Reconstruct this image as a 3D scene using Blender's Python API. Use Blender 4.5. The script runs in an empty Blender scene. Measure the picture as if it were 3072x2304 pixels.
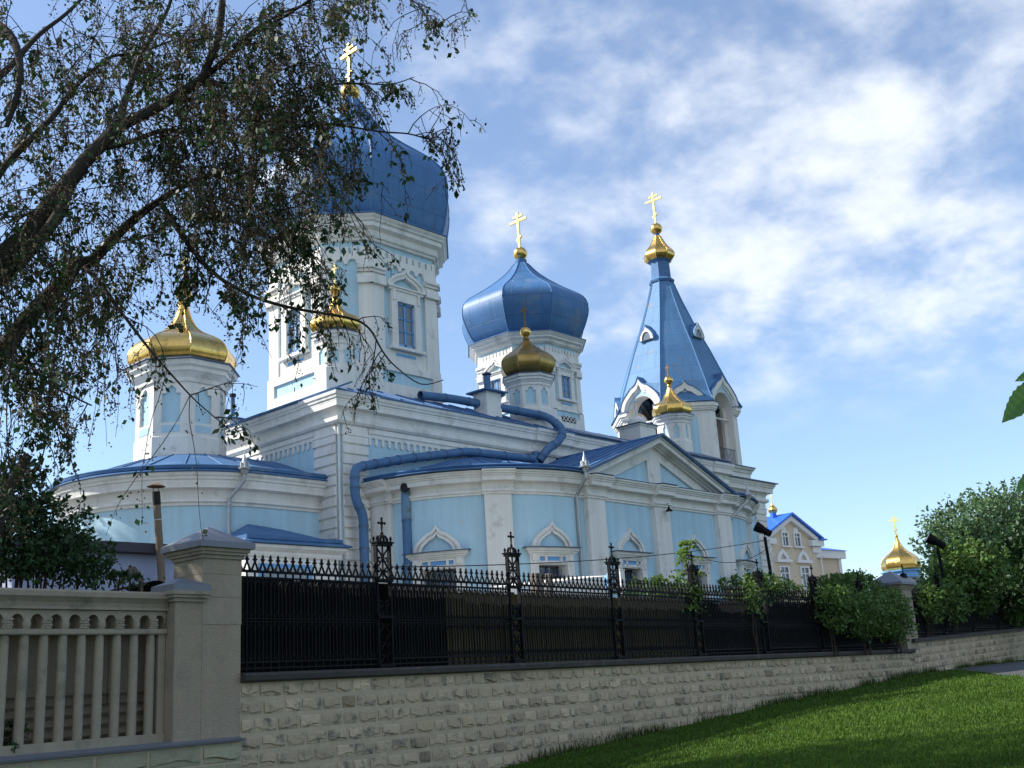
import bpy, math, random
from mathutils import Vector, Matrix
sin, cos, pi, R = math.sin, math.cos, math.pi, math.radians
rnd = random.Random(7)
SC = bpy.context.scene
COL = SC.collection
# ------------------------------------------------------------------ camera
cam_d = bpy.data.cameras.new('camera'); cam = bpy.data.objects.new('camera', cam_d); COL.objects.link(cam)
CR, CU, CF = Vector((0.681, -0.7294, -0.0599)), Vector((-0.1541, -0.2229, 0.9626)), Vector((0.7155, 0.6472, 0.2645))
def ortho():
    f = CF.normalized(); r = (CR - f * CR.dot(f)).normalized(); u = r.cross(f)
    return r, u, f
CR, CU, CF = ortho()
CAM = Vector((0, 0, 1.6))
cam.matrix_world = Matrix(((CR.x, CU.x, -CF.x, 0), (CR.y, CU.y, -CF.y, 0), (CR.z, CU.z, -CF.z, 1.6), (0, 0, 0, 1)))
cam_d.sensor_width = 36.0; cam_d.lens = 36.0 * 3300 / 3072; cam_d.clip_start = .05; cam_d.clip_end = 3000
SC.camera = cam
def ray(x, y):          # direction through a point of the photograph measured on its 2212-wide view
    k = 3072 / 2212
    return CR * ((x * k - 1536) / 3300) - CU * ((y * k - 1152) / 3300) + CF
def at(x, y, dist):     # point at a horizontal distance
    d = ray(x, y); return CAM + d * (dist / math.hypot(d.x, d.y))
# ------------------------------------------------------------------ world: nishita sky with a broken cloud layer
SUN = Vector((-0.62, 0.78, 0.80)).normalized()
SUN_EL = math.asin(SUN.z); SUN_ROT = math.atan2(SUN.x, SUN.y)
W = bpy.data.worlds.new('World'); SC.world = W; W.use_nodes = True
nt = W.node_tree; nt.nodes.clear()
def N(t, **kw):
    n = nt.nodes.new(t)
    for a, b in kw.items(): setattr(n, a, b)
    return n
def L(a, b): nt.links.new(a, b)
def M(op, a, b=None, c=None, clamp=False):
    n = N('ShaderNodeMath', operation=op, use_clamp=clamp)
    for i, v in enumerate((a, b, c)):
        if v is None: continue
        if isinstance(v, (int, float)): n.inputs[i].default_value = v
        else: L(v, n.inputs[i])
    return n.outputs[0]
sky = N('ShaderNodeTexSky'); sky.sky_type = 'NISHITA'; sky.sun_disc = False
sky.sun_elevation = SUN_EL; sky.sun_rotation = SUN_ROT; sky.air_density = 1.0; sky.dust_density = 0.5; sky.ozone_density = 3.5; sky.altitude = 100
tc = N('ShaderNodeTexCoord')
sep = N('ShaderNodeSeparateXYZ'); L(tc.outputs['Generated'], sep.inputs[0])
zz = M('ADD', M('MAXIMUM', sep.outputs[2], 0.02), 0.30)
px_ = M('DIVIDE', sep.outputs[0], zz); py_ = M('DIVIDE', sep.outputs[1], zz)
cmb = N('ShaderNodeCombineXYZ'); L(px_, cmb.inputs[0]); L(py_, cmb.inputs[1])
def noise(vec, scale, detail, rough, dist=0.0):
    n = N('ShaderNodeTexNoise'); n.inputs['Scale'].default_value = scale; n.inputs['Detail'].default_value = detail
    n.inputs['Roughness'].default_value = rough; n.inputs['Distortion'].default_value = dist; L(vec, n.inputs['Vector']); return n.outputs['Fac']
n_big = noise(cmb.outputs[0], 1.9, 3, .5, .2)
n_mid = noise(cmb.outputs[0], 7.5, 8, .55, .15)
n_fine = noise(cmb.outputs[0], 21.0, 5, .55, .1)
def lobe(dx, dy, dz, w):
    v = Vector((dx, dy, dz)).normalized()
    d = N('ShaderNodeVectorMath', operation='DOT_PRODUCT'); nv = N('ShaderNodeVectorMath', operation='NORMALIZE')
    L(tc.outputs['Generated'], nv.inputs[0]); L(nv.outputs[0], d.inputs[0]); d.inputs[1].default_value = v
    return M('MULTIPLY', M('SUBTRACT', d.outputs['Value'], cos(w)), 1 / (1 - cos(w)), clamp=True)
band = M('MAXIMUM', lobe(.835, .36, .40, R(20)), M('MULTIPLY', lobe(.92, .05, .42, R(27)), 1.0))
band = M('MAXIMUM', band, M('MULTIPLY', lobe(.68, .50, .48, R(17)), .66))
band = M('MAXIMUM', band, M('MULTIPLY', lobe(.33, .70, .70, R(12)), .7))
band = M('MAXIMUM', band, M('MULTIPLY', lobe(-.45, -.75, .45, R(75)), 1.1))  # unseen cloud lobe added behind the camera to brighten the sunless walls
dens = M('ADD', M('ADD', M('MULTIPLY', n_big, .35), M('MULTIPLY', n_mid, .80)), M('MULTIPLY', n_fine, .26))
dens = M('ADD', dens, M('MULTIPLY', band, .44))
mr = N('ShaderNodeMapRange', interpolation_type='SMOOTHSTEP'); L(dens, mr.inputs[0])
mr.inputs[1].default_value = .86; mr.inputs[2].default_value = 1.34
fade = N('ShaderNodeMapRange', interpolation_type='SMOOTHSTEP'); L(sep.outputs[2], fade.inputs[0])
fade.inputs[1].default_value = .17; fade.inputs[2].default_value = .30
cl = M('MULTIPLY', mr.outputs[0], fade.outputs[0], clamp=True)
cl = M('ADD', M('MULTIPLY', cl, .76), .09)
tint = N('ShaderNodeMixRGB', blend_type='MULTIPLY'); tint.inputs[0].default_value = 1.0
L(sky.outputs[0], tint.inputs[1]); tint.inputs[2].default_value = (0.95, .99, 1.02, 1)
mixc = N('ShaderNodeMixRGB'); L(cl, mixc.inputs[0]); L(tint.outputs[0], mixc.inputs[1]); mixc.inputs[2].default_value = (5.3, 5.5, 5.75, 1)
bg = N('ShaderNodeBackground'); L(mixc.outputs[0], bg.inputs[0]); bg.inputs[1].default_value = 0.10
wo = N('ShaderNodeOutputWorld'); L(bg.outputs[0], wo.inputs[0])
# ------------------------------------------------------------------ sun
sd = bpy.data.lights.new('sun', 'SUN'); sd.energy = 3.6; sd.angle = R(.5); sd.color = (1, .95, .86)
so = bpy.data.objects.new('sun', sd); COL.objects.link(so)
so.rotation_euler = SUN.to_track_quat('Z', 'Y').to_euler(); so.location = (-20, 25, 60)
# ------------------------------------------------------------------ exposure
SC.view_settings.view_transform = 'Standard'; SC.view_settings.look = 'None'; SC.view_settings.gamma = 1
SC.view_settings.use_curve_mapping = False; SC.view_settings.exposure = 1.09
SC.render.engine = 'CYCLES'; SC.cycles.max_bounces = 6; SC.cycles.diffuse_bounces = 3; SC.cycles.glossy_bounces = 3
SC.cycles.transparent_max_bounces = 4

# ================================================================== materials
def mat(name, col, rough=.8, metal=0.0, var=.12, vscale=.6, fine=.06, fscale=9.0, streak=0.0, stain=None, stain_amt=0.0, stain_scale=1.5,
        bump=0.0, bscale=30.0, attr=None, seam=None, spec=.5, trans=None, stain_lo=.56, stain_hi=.72):
    m = bpy.data.materials.new(name); m.use_nodes = True; t = m.node_tree; nd = t.nodes
    b = nd['Principled BSDF']; b.inputs['Roughness'].default_value = rough; b.inputs['Metallic'].default_value = metal
    b.inputs['Specular IOR Level'].default_value = spec
    def mk(tp, **k):
        n = nd.new(tp)
        for a, c in k.items(): setattr(n, a, c)
        return n
    geo = mk('ShaderNodeNewGeometry')
    def nz(sc, det=4, ro=.55, mp=None):
        n = mk('ShaderNodeTexNoise'); n.inputs['Scale'].default_value = sc; n.inputs['Detail'].default_value = det; n.inputs['Roughness'].default_value = ro
        if mp:
            q = mk('ShaderNodeMapping'); q.inputs['Scale'].default_value = mp; t.links.new(geo.outputs['Position'], q.inputs[0]); t.links.new(q.outputs[0], n.inputs['Vector'])
        else: t.links.new(geo.outputs['Position'], n.inputs['Vector'])
        return n.outputs['Fac']
    def mm(op, a, c, cl=False):
        n = mk('ShaderNodeMath', operation=op, use_clamp=cl)
        for i, v in enumerate((a, c)):
            if isinstance(v, (int, float)): n.inputs[i].default_value = v
            else: t.links.new(v, n.inputs[i])
        return n.outputs[0]
    val = mm('ADD', mm('MULTIPLY', mm('SUBTRACT', nz(vscale), .5), 2 * var), 1.0)
    if fine: val = mm('ADD', val, mm('MULTIPLY', mm('SUBTRACT', nz(fscale, 3), .5), 2 * fine))
    if streak: val = mm('ADD', val, mm('MULTIPLY', mm('SUBTRACT', nz(1.0, 4, .6, (3.2, 3.2, .22)), .5), 2 * streak))
    if attr:
        a = mk('ShaderNodeAttribute', attribute_name='tone'); val = mm('MULTIPLY', val, a.outputs['Fac'])
    mx = mk('ShaderNodeMixRGB', blend_type='MULTIPLY'); mx.inputs[0].default_value = 1; mx.inputs[1].default_value = (*col, 1)
    cv = mk('ShaderNodeCombineXYZ')
    for i in range(3): t.links.new(val, cv.inputs[i])
    t.links.new(cv.outputs[0], mx.inputs[2]); out = mx.outputs[0]
    if stain:
        s = mk('ShaderNodeMapRange'); s.inputs[1].default_value = stain_lo; s.inputs[2].default_value = stain_hi
        t.links.new(nz(stain_scale, 6, .62), s.inputs[0])
        m2 = mk('ShaderNodeMixRGB'); t.links.new(mm('MULTIPLY', s.outputs[0], stain_amt), m2.inputs[0]); t.links.new(out, m2.inputs[1]); m2.inputs[2].default_value = (*stain, 1); out = m2.outputs[0]
    hgt = None
    if seam:
        uvn = mk('ShaderNodeUVMap'); br = mk('ShaderNodeTexBrick')
        t.links.new(uvn.outputs[0], br.inputs['Vector']); br.inputs['Scale'].default_value = 1.0
        br.inputs['Brick Width'].default_value = seam[0]; br.inputs['Row Height'].default_value = seam[1]; br.inputs['Mortar Size'].default_value = seam[2]
        br.inputs['Mortar Smooth'].default_value = .3
        br.inputs['Color1'].default_value = (1, 1, 1, 1); br.inputs['Color2'].default_value = (seam[3],) * 3 + (1,); br.inputs['Mortar'].default_value = (seam[4],) * 3 + (1,)
        m3 = mk('ShaderNodeMixRGB', blend_type='MULTIPLY'); m3.inputs[0].default_value = 1; t.links.new(out, m3.inputs[1]); t.links.new(br.outputs['Color'], m3.inputs[2]); out = m3.outputs[0]
        hgt = mm('MULTIPLY', br.outputs['Fac'], -1.0)
    t.links.new(out, b.inputs['Base Color'])
    if bump or hgt is not None:
        bp = mk('ShaderNodeBump'); bp.inputs['Strength'].default_value = bump if bump else .5; bp.inputs['Distance'].default_value = .02
        h = nz(bscale, 4)
        if hgt is not None: h = mm('ADD', mm('MULTIPLY', h, .35), hgt)
        t.links.new(h, bp.inputs['Height']); t.links.new(bp.outputs[0], b.inputs['Normal'])
    if trans is not None:
        tr = mk('ShaderNodeBsdfTranslucent'); t.links.new(out, tr.inputs[0]); mxs = mk('ShaderNodeMixShader'); mxs.inputs[0].default_value = trans
        t.links.new(b.outputs[0], mxs.inputs[1]); t.links.new(tr.outputs[0], mxs.inputs[2]); t.links.new(mxs.outputs[0], nd['Material Output'].inputs[0])
    return m
WHITE = mat('white_plaster', (.73, .71, .67), .85, var=.08, vscale=.6, fine=.06, streak=.20, stain=(.38, .36, .32), stain_amt=.65, stain_scale=1.3, bump=.25, bscale=14, spec=.2)
WORN = mat('worn_white_plaster', (.74, .72, .68), .85, var=.06, fine=.05, streak=.07, stain=(.40, .37, .32), stain_amt=.6, stain_scale=2.2, bump=.4, bscale=12, spec=.2)
BLUE = mat('pale_blue_plaster', (.42, .60, .70), .85, var=.12, vscale=.6, fine=.06, streak=.20, stain=(.52, .60, .64), stain_amt=.7, stain_scale=1.0, bump=.25, bscale=14, spec=.2)
BLUE2 = mat('deep_blue_paint', (.15, .36, .66), .7, var=.08, fine=.03)
ROOF = mat('blue_roof_metal', (.064, .150, .305), .58, .0, spec=.26, var=.30, vscale=.8, fine=.08, fscale=5, streak=.08, stain=(.21, .30, .42), stain_amt=.6, stain_scale=1.1, bump=.2, bscale=4)
ROOFG = mat('weathered_grey_roof', (.07, .11, .19), .5, .15, var=.25, vscale=1.2, fine=.12, stain=(.16, .18, .21), stain_amt=.6, stain_scale=1.8)
DOME = mat('blue_dome_sheet', (.060, .162, .35), .50, .0, spec=.30, var=.22, vscale=.6, fine=.14, fscale=3, streak=.22, stain=(.19, .24, .28), stain_amt=.65, stain_scale=.9, seam=(1.35, .95, .014, .90, .60), bump=.5, bscale=1.6)
TENT = mat('blue_tent_sheet', (.095, .215, .39), .62, .0, spec=.28, var=.2, vscale=.6, fine=.12, streak=.24, stain=(.24, .20, .15), stain_amt=.7, stain_scale=1.5, seam=(1.3, 1.05, .010, .93, .6), bump=.3, bscale=3, stain_lo=.60, stain_hi=.70)
PIPE = mat('blue_pipe_paint', (.072, .160, .30), .55, .0, spec=.28, var=.28, vscale=1.6, fine=.10, fscale=6, streak=.10, stain=(.22, .30, .38), stain_amt=.6, stain_scale=3.0)
PIPER = mat('rust_streaked_pipe', (.12, .25, .40), .5, .1, var=.2, vscale=2.2, fine=.12, stain=(.13, .12, .07), stain_amt=.9, stain_scale=3.2, stain_lo=.48, stain_hi=.58)
GOLD = mat('gilded_sheet', (.78, .51, .15), .27, 1.0, var=.18, vscale=1.6, fine=.2, fscale=6, stain=(.36, .22, .07), stain_amt=.65, stain_scale=2.0, bump=.25, bscale=3, seam=(.7, .5, .008, .92, .6))
GOLDC = mat('gilded_cross', (.95, .70, .24), .22, 1.0, var=.04, fine=0)
BRONZE = mat('tarnished_gilding', (.36, .245, .085), .38, 1.0, var=.30, vscale=1.4, fine=.2, fscale=7, streak=.3, stain=(.60, .42, .12), stain_amt=.7, stain_scale=2.6, bump=.25, bscale=4, seam=(.6, .45, .01, .9, .6))
RUSTX = mat('rusty_cross', (.22, .13, .07), .7, .3, var=.2, vscale=5)
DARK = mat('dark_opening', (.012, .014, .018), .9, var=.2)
GLASS = mat('old_window_glass', (.035, .045, .06), .12, 0, var=.4, vscale=1.5, fine=.2, spec=.7)
PANE = mat('dusty_window_glass', (.16, .18, .20), .18, 0, var=.35, vscale=1.1, fine=.15, spec=.7)
GRILLE = mat('blue_grille', (.03, .07, .16), .5, .3, var=.1)
ZINC = mat('zinc_gutter', (.42, .43, .44), .45, .6, var=.15, vscale=2, fine=.1)
IRON = mat('black_iron', (.0045, .0048, .006), .65, .0, var=.25, vscale=3, fine=.2, bump=.3, bscale=25, spec=.14)
# ================================================================== mesh helpers
class MB:
    def __init__(s): s.v = []; s.f = []; s.m = []; s.t = []; s.uv = {}; s.mats = []
    def mi(s, mt):
        if mt not in s.mats: s.mats.append(mt)
        return s.mats.index(mt)
    def add(s, vs, fs, mt, tone=1.0, uvs=None):
        o = len(s.v); s.v.extend([tuple(p) for p in vs]); k = s.mi(mt)
        for j, f in enumerate(fs):
            if uvs: s.uv[len(s.f)] = uvs[j]
            s.f.append(tuple(o + i for i in f)); s.m.append(k); s.t.append(tone)
    def box(s, x0, x1, y0, y1, z0, z1, mt, tone=1.0):
        v = [(x, y, z) for z in (z0, z1) for y in (y0, y1) for x in (x0, x1)]
        s.add(v, [(0, 2, 3, 1), (4, 5, 7, 6), (0, 1, 5, 4), (2, 6, 7, 3), (0, 4, 6, 2), (1, 3, 7, 5)], mt, tone)
    def obox(s, c, ax, ay, az, mt, tone=1.0):     # oriented box: centre and three half vectors
        c, ax, ay, az = Vector(c), Vector(ax), Vector(ay), Vector(az)
        v = [c + ax * a + ay * b + az * d for d in (-1, 1) for b in (-1, 1) for a in (-1, 1)]
        s.add(v, [(0, 2, 3, 1), (4, 5, 7, 6), (0, 1, 5, 4), (2, 6, 7, 3), (0, 4, 6, 2), (1, 3, 7, 5)], mt, tone)
    def fbox(s, f, u0, u1, v0, v1, w0, w1, mt, n=1, tone=1.0):
        us = [u0 + (u1 - u0) * i / n for i in range(n + 1)]
        vs = []
        for u in us: vs += [f(u, v0, w0), f(u, v0, w1), f(u, v1, w1), f(u, v1, w0)]
        fs = [(0, 3, 2, 1), (4 * n, 4 * n + 1, 4 * n + 2, 4 * n + 3)]
        for i in range(n):
            a = 4 * i; b = a + 4
            fs += [(a + 1, b + 1, b, a), (a + 2, b + 2, b + 1, a + 1), (a + 3, b + 3, b + 2, a + 2), (a, b, b + 3, a + 3)]
        s.add(vs, fs, mt, tone)
    def fpoly(s, f, pts, w0, w1, mt, back=False):
        n = len(pts); vs = [f(u, v, w1) for u, v in pts] + [f(u, v, w0) for u, v in pts]
        fs = [tuple(range(n))] + [(i, i + n, (i + 1) % n + n, (i + 1) % n) for i in range(n)]
        if back: fs.append(tuple(reversed(range(n, 2 * n))))
        s.add(vs, fs, mt)
    def fstrip(s, f, a, b, w0, w1, mt, closed=False, ends=True):     # band between two polylines, raised from w0 to w1
        n = len(a); vs = [f(u, v, w1) for u, v in a] + [f(u, v, w1) for u, v in b] + [f(u, v, w0) for u, v in a] + [f(u, v, w0) for u, v in b]
        fs = []
        for i in range(n if closed else n - 1):
            j = (i + 1) % n
            fs += [(i, j, n + j, n + i), (2 * n + i, 2 * n + j, j, i), (n + i, n + j, 3 * n + j, 3 * n + i)]
        if ends and not closed: fs += [(0, n, 3 * n, 2 * n), (n - 1, 3 * n - 1, 4 * n - 1, 2 * n - 1)]
        s.add(vs, fs, mt)
    def sweep(s, path, prof, mt, closed=False, caps=True):            # outward = right of travel
        P = [Vector((p[0], p[1])) for p in path]; n = len(P); rows = []
        for i in range(n):
            d0 = (P[i] - P[i - 1]) if (closed or i > 0) else (P[1] - P[0])
            d1 = (P[(i + 1) % n] - P[i]) if (closed or i < n - 1) else (P[-1] - P[-2])
            d0.normalize(); d1.normalize(); n0 = Vector((d0.y, -d0.x)); n1 = Vector((d1.y, -d1.x))
            m = n0 + n1; m = m * (2 / max(m.length_squared, .3)) if m.length > 1e-6 else n0
            rows.append([(P[i].x + m.x * o, P[i].y + m.y * o, z) for o, z in prof])
        k = len(prof); vs = [p for r_ in rows for p in r_]; fs = []
        for i in range(n if closed else n - 1):
            j = (i + 1) % n
            for q in range(k - 1): fs.append((i * k + q, j * k + q, j * k + q + 1, i * k + q + 1))
        if caps and not closed: fs += [tuple(range(k)), tuple(reversed(range((n - 1) * k, n * k)))]
        s.add(vs, fs, mt)
    def rings(s, c, shape, prof, mt, uvscale=True, cap=True):           # stack of similar polygons; shape = unit outline, prof = (scale, z)
        n = len(shape); vs = []; fs = []; uvs = []
        for r_, z in prof: vs += [(c[0] + p[0] * r_, c[1] + p[1] * r_, z) for p in shape]
        L_ = [0]
        for i in range(1, len(prof)): L_.append(L_[-1] + math.hypot(prof[i][0] - prof[i - 1][0], prof[i][1] - prof[i - 1][1]))
        for i in range(len(prof) - 1):
            for j in range(n):
                q = (j + 1) % n; fs.append((i * n + j, i * n + q, (i + 1) * n + q, (i + 1) * n + j))
                e = math.hypot(shape[j][0] - shape[q][0], shape[j][1] - shape[q][1]); a0, a1 = e * prof[i][0], e * prof[i + 1][0]
                uvs.append([(j * 7.3 - a0 / 2, L_[i]), (j * 7.3 + a0 / 2, L_[i]), (j * 7.3 + a1 / 2, L_[i + 1]), (j * 7.3 - a1 / 2, L_[i + 1])])
        s.add(vs, fs, mt, uvs=uvs)
        if cap: s.add(vs[-n:], [tuple(range(n))], mt)
    def lathe(s, c, prof, n, mt, a0=0.0):
        s.rings(c, [(cos(a0 + 2 * pi * i / n), sin(a0 + 2 * pi * i / n)) for i in range(n)], prof, mt)
    def tube(s, pts, rad, n, mt, caps=True, tone=1.0):
        P = [Vector(p) for p in pts]; rr = rad if isinstance(rad, (list, tuple)) else [rad] * len(P); vs = []; fs = []
        ref = None
        for i, p in enumerate(P):
            d = (P[min(i + 1, len(P) - 1)] - P[max(i - 1, 0)])
            if d.length < 1e-9: d = Vector((0, 0, 1))
            d.normalize()
            if ref is None: ref = Vector((0, 0, 1)) if abs(d.z) < .9 else Vector((1, 0, 0))
            a = d.cross(ref)
            if a.length < 1e-4: a = d.cross(Vector((1, .3, .2)))
            a.normalize(); b = d.cross(a); ref = -b if False else ref
            for q in range(n):
                t = 2 * pi * q / n; vs.append(p + (a * cos(t) + b * sin(t)) * rr[i])
        for i in range(len(P) - 1):
            for q in range(n): w = (q + 1) % n; fs.append((i * n + q, (i + 1) * n + q, (i + 1) * n + w, i * n + w))
        if caps: fs += [tuple(reversed(range(n))), tuple(range((len(P) - 1) * n, len(P) * n))]
        s.add(vs, fs, mt, tone)
    def ball(s, c, r_, mt, n=14, sz=1.0):
        k = n // 2; s.lathe(c, [(max(r_ * sin(pi * i / k), .001), c[2] - r_ * sz * cos(pi * i / k)) for i in range(k + 1)], n, mt)
    def build(s, name, parent=None, smooth=None, label=None):
        me = bpy.data.meshes.new(name)
        off = parent['_o'] if parent is not None else (0, 0, 0)
        me.from_pydata([(x - off[0], y - off[1], z - off[2]) for x, y, z in s.v], [], s.f)
        for mt in s.mats: me.materials.append(mt)
        me.polygons.foreach_set('material_index', s.m)
        if any(t != 1.0 for t in s.t):
            at_ = me.attributes.new('tone', 'FLOAT', 'FACE'); at_.data.foreach_set('value', s.t)
        if s.uv:
            ul = me.uv_layers.new(name='UVMap')
            for i, p in enumerate(me.polygons):
                if i in s.uv:
                    for li, c in zip(p.loop_indices, s.uv[i]): ul.data[li].uv = c
        if smooth is not None:
            me.shade_smooth(); me.set_sharp_from_angle(angle=R(smooth))
        o = bpy.data.objects.new(name, me); COL.objects.link(o)
        o['_o'] = tuple(off)
        if parent is not None: o.parent = parent
        if label: o['label'] = label
        return o
def thing(name, label, cat, loc=(0, 0, 0), group=None):
    o = bpy.data.objects.new(name, None); o.empty_display_size = .3; COL.objects.link(o); o.location = loc
    o['label'] = label; o['category'] = cat; o['_o'] = tuple(loc)
    if group: o['group'] = group
    return o
def tag(o, label, cat, group=None):
    o['label'] = label; o['category'] = cat
    if group: o['group'] = group
    return o
def struct(o): o['kind'] = 'structure'; return o
def copy_thing(o, loc, label=None, rz=None, sc=None):
    c = o.copy(); COL.objects.link(c); c.location = loc
    if rz is not None: c.rotation_euler = (0, 0, rz)
    if sc is not None: c.scale = (sc, sc, sc)
    if label: c['label'] = label
    for ch in list(o.children):
        d = ch.copy(); COL.objects.link(d); d.parent = c
        for g in list(ch.children):
            e = g.copy(); COL.objects.link(e); e.parent = d
    return c
def plane(ox, oy, ux, uy):           # u along (ux,uy), w outward to the right of travel
    return lambda u, v, w: (ox + ux * u + uy * w, oy + uy * u - ux * w, v)
def face_of(P, Q):                    # frame centred on the edge P>Q
    d = Vector((Q[0] - P[0], Q[1] - P[1])); l = d.length; d.normalize()
    return plane((P[0] + Q[0]) / 2, (P[1] + Q[1]) / 2, d.x, d.y), l
OG = [(1, 0), (.985, .09), (.95, .19), (.88, .31), (.77, .42), (.63, .525), (.50, .62), (.39, .69), (.28, .725), (.19, .765), (.11, .83), (.05, .91), (0, 1)]
def ogee(c, v0, a, h):                # keel-arch outline from right foot over the tip to the left foot
    r_ = [(c + x * a, v0 + y * h) for x, y in OG]; return r_ + [(c - x * a, v0 + y * h) for x, y in reversed(OG[:-1])]
def arc(c, v0, a, n=10, h=None): return [(c + a * cos(pi * i / n), v0 + (h or a) * sin(pi * i / n)) for i in range(n + 1)]
def orthodox_cross(mb, c, h, mt, bars=3, th=.05, arms=(.30, .17, .17), wd=None):      # stands on c, arms along Y
    x, y, z = c; w = wd or h * .032
    mb.box(x - th, x + th, y - w, y + w, z, z + h, mt)
    a = arms[0] * h; zz = z + h * .76
    mb.box(x - th * .9, x + th * .9, y - a, y - w, zz - w, zz + w, mt); mb.box(x - th * .9, x + th * .9, y + w, y + a, zz - w, zz + w, mt)
    if bars >= 3:
        b = arms[1] * h; zt = z + h * .885
        mb.box(x - th * .9, x + th * .9, y - b, y - w, zt - w * .9, zt + w * .9, mt); mb.box(x - th * .9, x + th * .9, y + w, y + b, zt - w * .9, zt + w * .9, mt)
        s_ = arms[2] * h * .62; zl = z + h * .26
        mb.obox((x, y, zl), (th * 1.1, 0, 0), (0, s_ * .8, -s_ * .62), (0, w * .62, w * .8), mt)
# ================================================================== the church
CH = thing('church', 'white and pale blue orthodox church with blue onion domes and gilded cupolas', 'church', (33, 33, 3))
X0, Y0, YC = 22.43, 28.16, 33.3
XE, YB = 46.0, 38.44
def prof_off(p, d): return [(o + d, z) for o, z in p]
# --- nave walls
nave = [(X0, YB), (X0, Y0), (XE, Y0), (XE, YB)]
mb = MB(); mb.sweep(nave, [(0, 2.2), (0, 11.2)], BLUE, closed=True); mb.build('nave_wall', CH)
NAVE_C = [(0, 10.34), (.09, 10.36), (.15, 10.44), (.15, 10.56), (.06, 10.60), (.07, 10.72), (.12, 10.82), (.27, 10.87), (.30, 10.875), (.30, 11.04), (.31, 11.06), (.31, 11.12), (.35, 11.14), (.36, 11.20), (.40, 11.25), (.41, 11.36), (0, 11.37)]
mb = MB(); mb.sweep(nave, NAVE_C, WHITE, closed=True)
for seg in ([(X0, 29.75), (X0, Y0), (23.85, Y0)], [(32.0, Y0), (34.25, Y0)], [(XE - 1.3, Y0), (XE, Y0), (XE, Y0 + 1)]):
    mb.sweep(seg, [(.0, 10.33)] + prof_off(NAVE_C[1:-1], .06) + [(0, 11.372)], WHITE)
mb.build('nave_cornice', CH)
# comb frieze under the cornice
def frieze(name, f, u0, u1):
    b = MB(); b.fbox(f, u0, u1, 10.0, 10.338, 0, .05, WHITE); b.fbox(f, u0, u1, 10.15, 10.20, .05, .085, WHITE)
    n = int(round((u1 - u0) / .29))
    for i in range(n + 1):
        u = u0 + .06 + i * (u1 - u0 - .12) / n
        b.fpoly(f, [(u - .06, 10.0), (u - .06, 9.80), (u, 9.73), (u + .06, 9.80), (u + .06, 10.0)], 0, .05, WHITE)
    b.build(name, CH)
fF = plane(X0, Y0, 1, 0); fL = plane(X0, Y0, 0, -1)
frieze('frieze', fF, 1.24, 9.5); frieze('frieze', fF, 11.85, XE - X0 - 1.2); frieze('frieze', fL, -9.0, -1.28)
# rusticated corner
mb = MB()
cz = [10.03 - .3535 * i for i in range(21)]
def quoin(f, u0, u1):
    mb.fbox(f, u0 + .02, u1 - .02, 2.5, 10.05, 0, .035, WHITE)
    mb.fbox(f, u0, u1, 10.06, 10.335, 0, .075, WHITE)
    mb.fbox(f, u0 - .03, u1 + .03, 9.99, 10.06, 0, .12, WHITE)
    for i in range(20):
        z1, z0 = cz[i] - .02, cz[i + 1] + .05
        vs = [f(u0, z0, .035), f(u1, z0, .035), f(u1, z1, .035), f(u0, z1, .035), f(u0 + .015, z0 + .006, .105), f(u1 - .015, z0 + .006, .105), f(u1 - .015, z1 - .03, .105), f(u0 + .015, z1 - .03, .105)]
        mb.add(vs, [(4, 5, 6, 7), (0, 1, 5, 4), (1, 2, 6, 5), (2, 3, 7, 6), (3, 0, 4, 7)], WHITE)
quoin(fF, .10, 1.19); quoin(fL, -1.24, -.10)
for a in ((X0 - .02, Y0 - .02),): mb.tube([(a[0], a[1], 2.5), (a[0], a[1], 10.335)], .04, 12, WHITE)
mb.build('rusticated_corner', CH, smooth=40)
mb = MB(); quoin(fF, 9.6, 11.75); mb.build('rusticated_pier', CH)
# roof of the nave
mb = MB()
e = .46; zr = 11.40; zt = 12.50; ins = 2.6
A = [(X0 - e, YB + e), (X0 - e, Y0 - e), (XE + e, Y0 - e), (XE + e, YB + e)]
B = [(X0 + ins - e, YB - ins + e), (X0 + ins - e, Y0 + ins - e), (XE - ins + e, Y0 + ins - e), (XE - ins + e, YB - ins + e)]
mb.add([(x, y, zr - .035) for x, y in A] + [(x, y, zr) for x, y in A] + [(x, y, zt) for x, y in B],
       [(i, (i + 1) % 4, 4 + (i + 1) % 4, 4 + i) for i in range(4)] + [(4 + i, 4 + (i + 1) % 4, 8 + (i + 1) % 4, 8 + i) for i in range(4)] + [(8, 9, 10, 11), (3, 2, 1, 0)], ROOF)
for i in range(24):          # standing seams and lapped eaves
    x = X0 + .6 + i * .95
    if x < XE: mb.obox((x, Y0 - e + ins / 2, (zr + zt) / 2 + .02), (.012, 0, 0), (0, ins / 2, (zt - zr) / 2), (0, -.008, .02), ROOF)
for i in range(10):
    y = Y0 - .2 + i * 1.0
    mb.obox((X0 - e + .25, y, zr + .125), (.27, 0, .12), (0, .5 - .02 * (i % 3), 0), (-.012, 0, .028 + .01 * (i % 2)), ROOF)
mb.build('nave_roof', CH)
mb = MB()
mb.add([(34.4, Y0 - e - .03, zr + .01), (XE + e, Y0 - e - .03, zr + .01), (XE - ins + e, Y0 + ins - e, zt + .03), (35.2, Y0 + ins - e, zt + .03)], [(0, 1, 2, 3)], ROOFG)
for i in range(12): mb.obox((34.9 + i * .98, Y0 - e + .75, zr + .36 + .008 * (i % 3)), (.47, .0, .006), (0, .76, .32), (0, -.01, .022), ROOFG)
mb.build('nave_roof', CH, label='weathered grey stretch of the nave roof')
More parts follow.
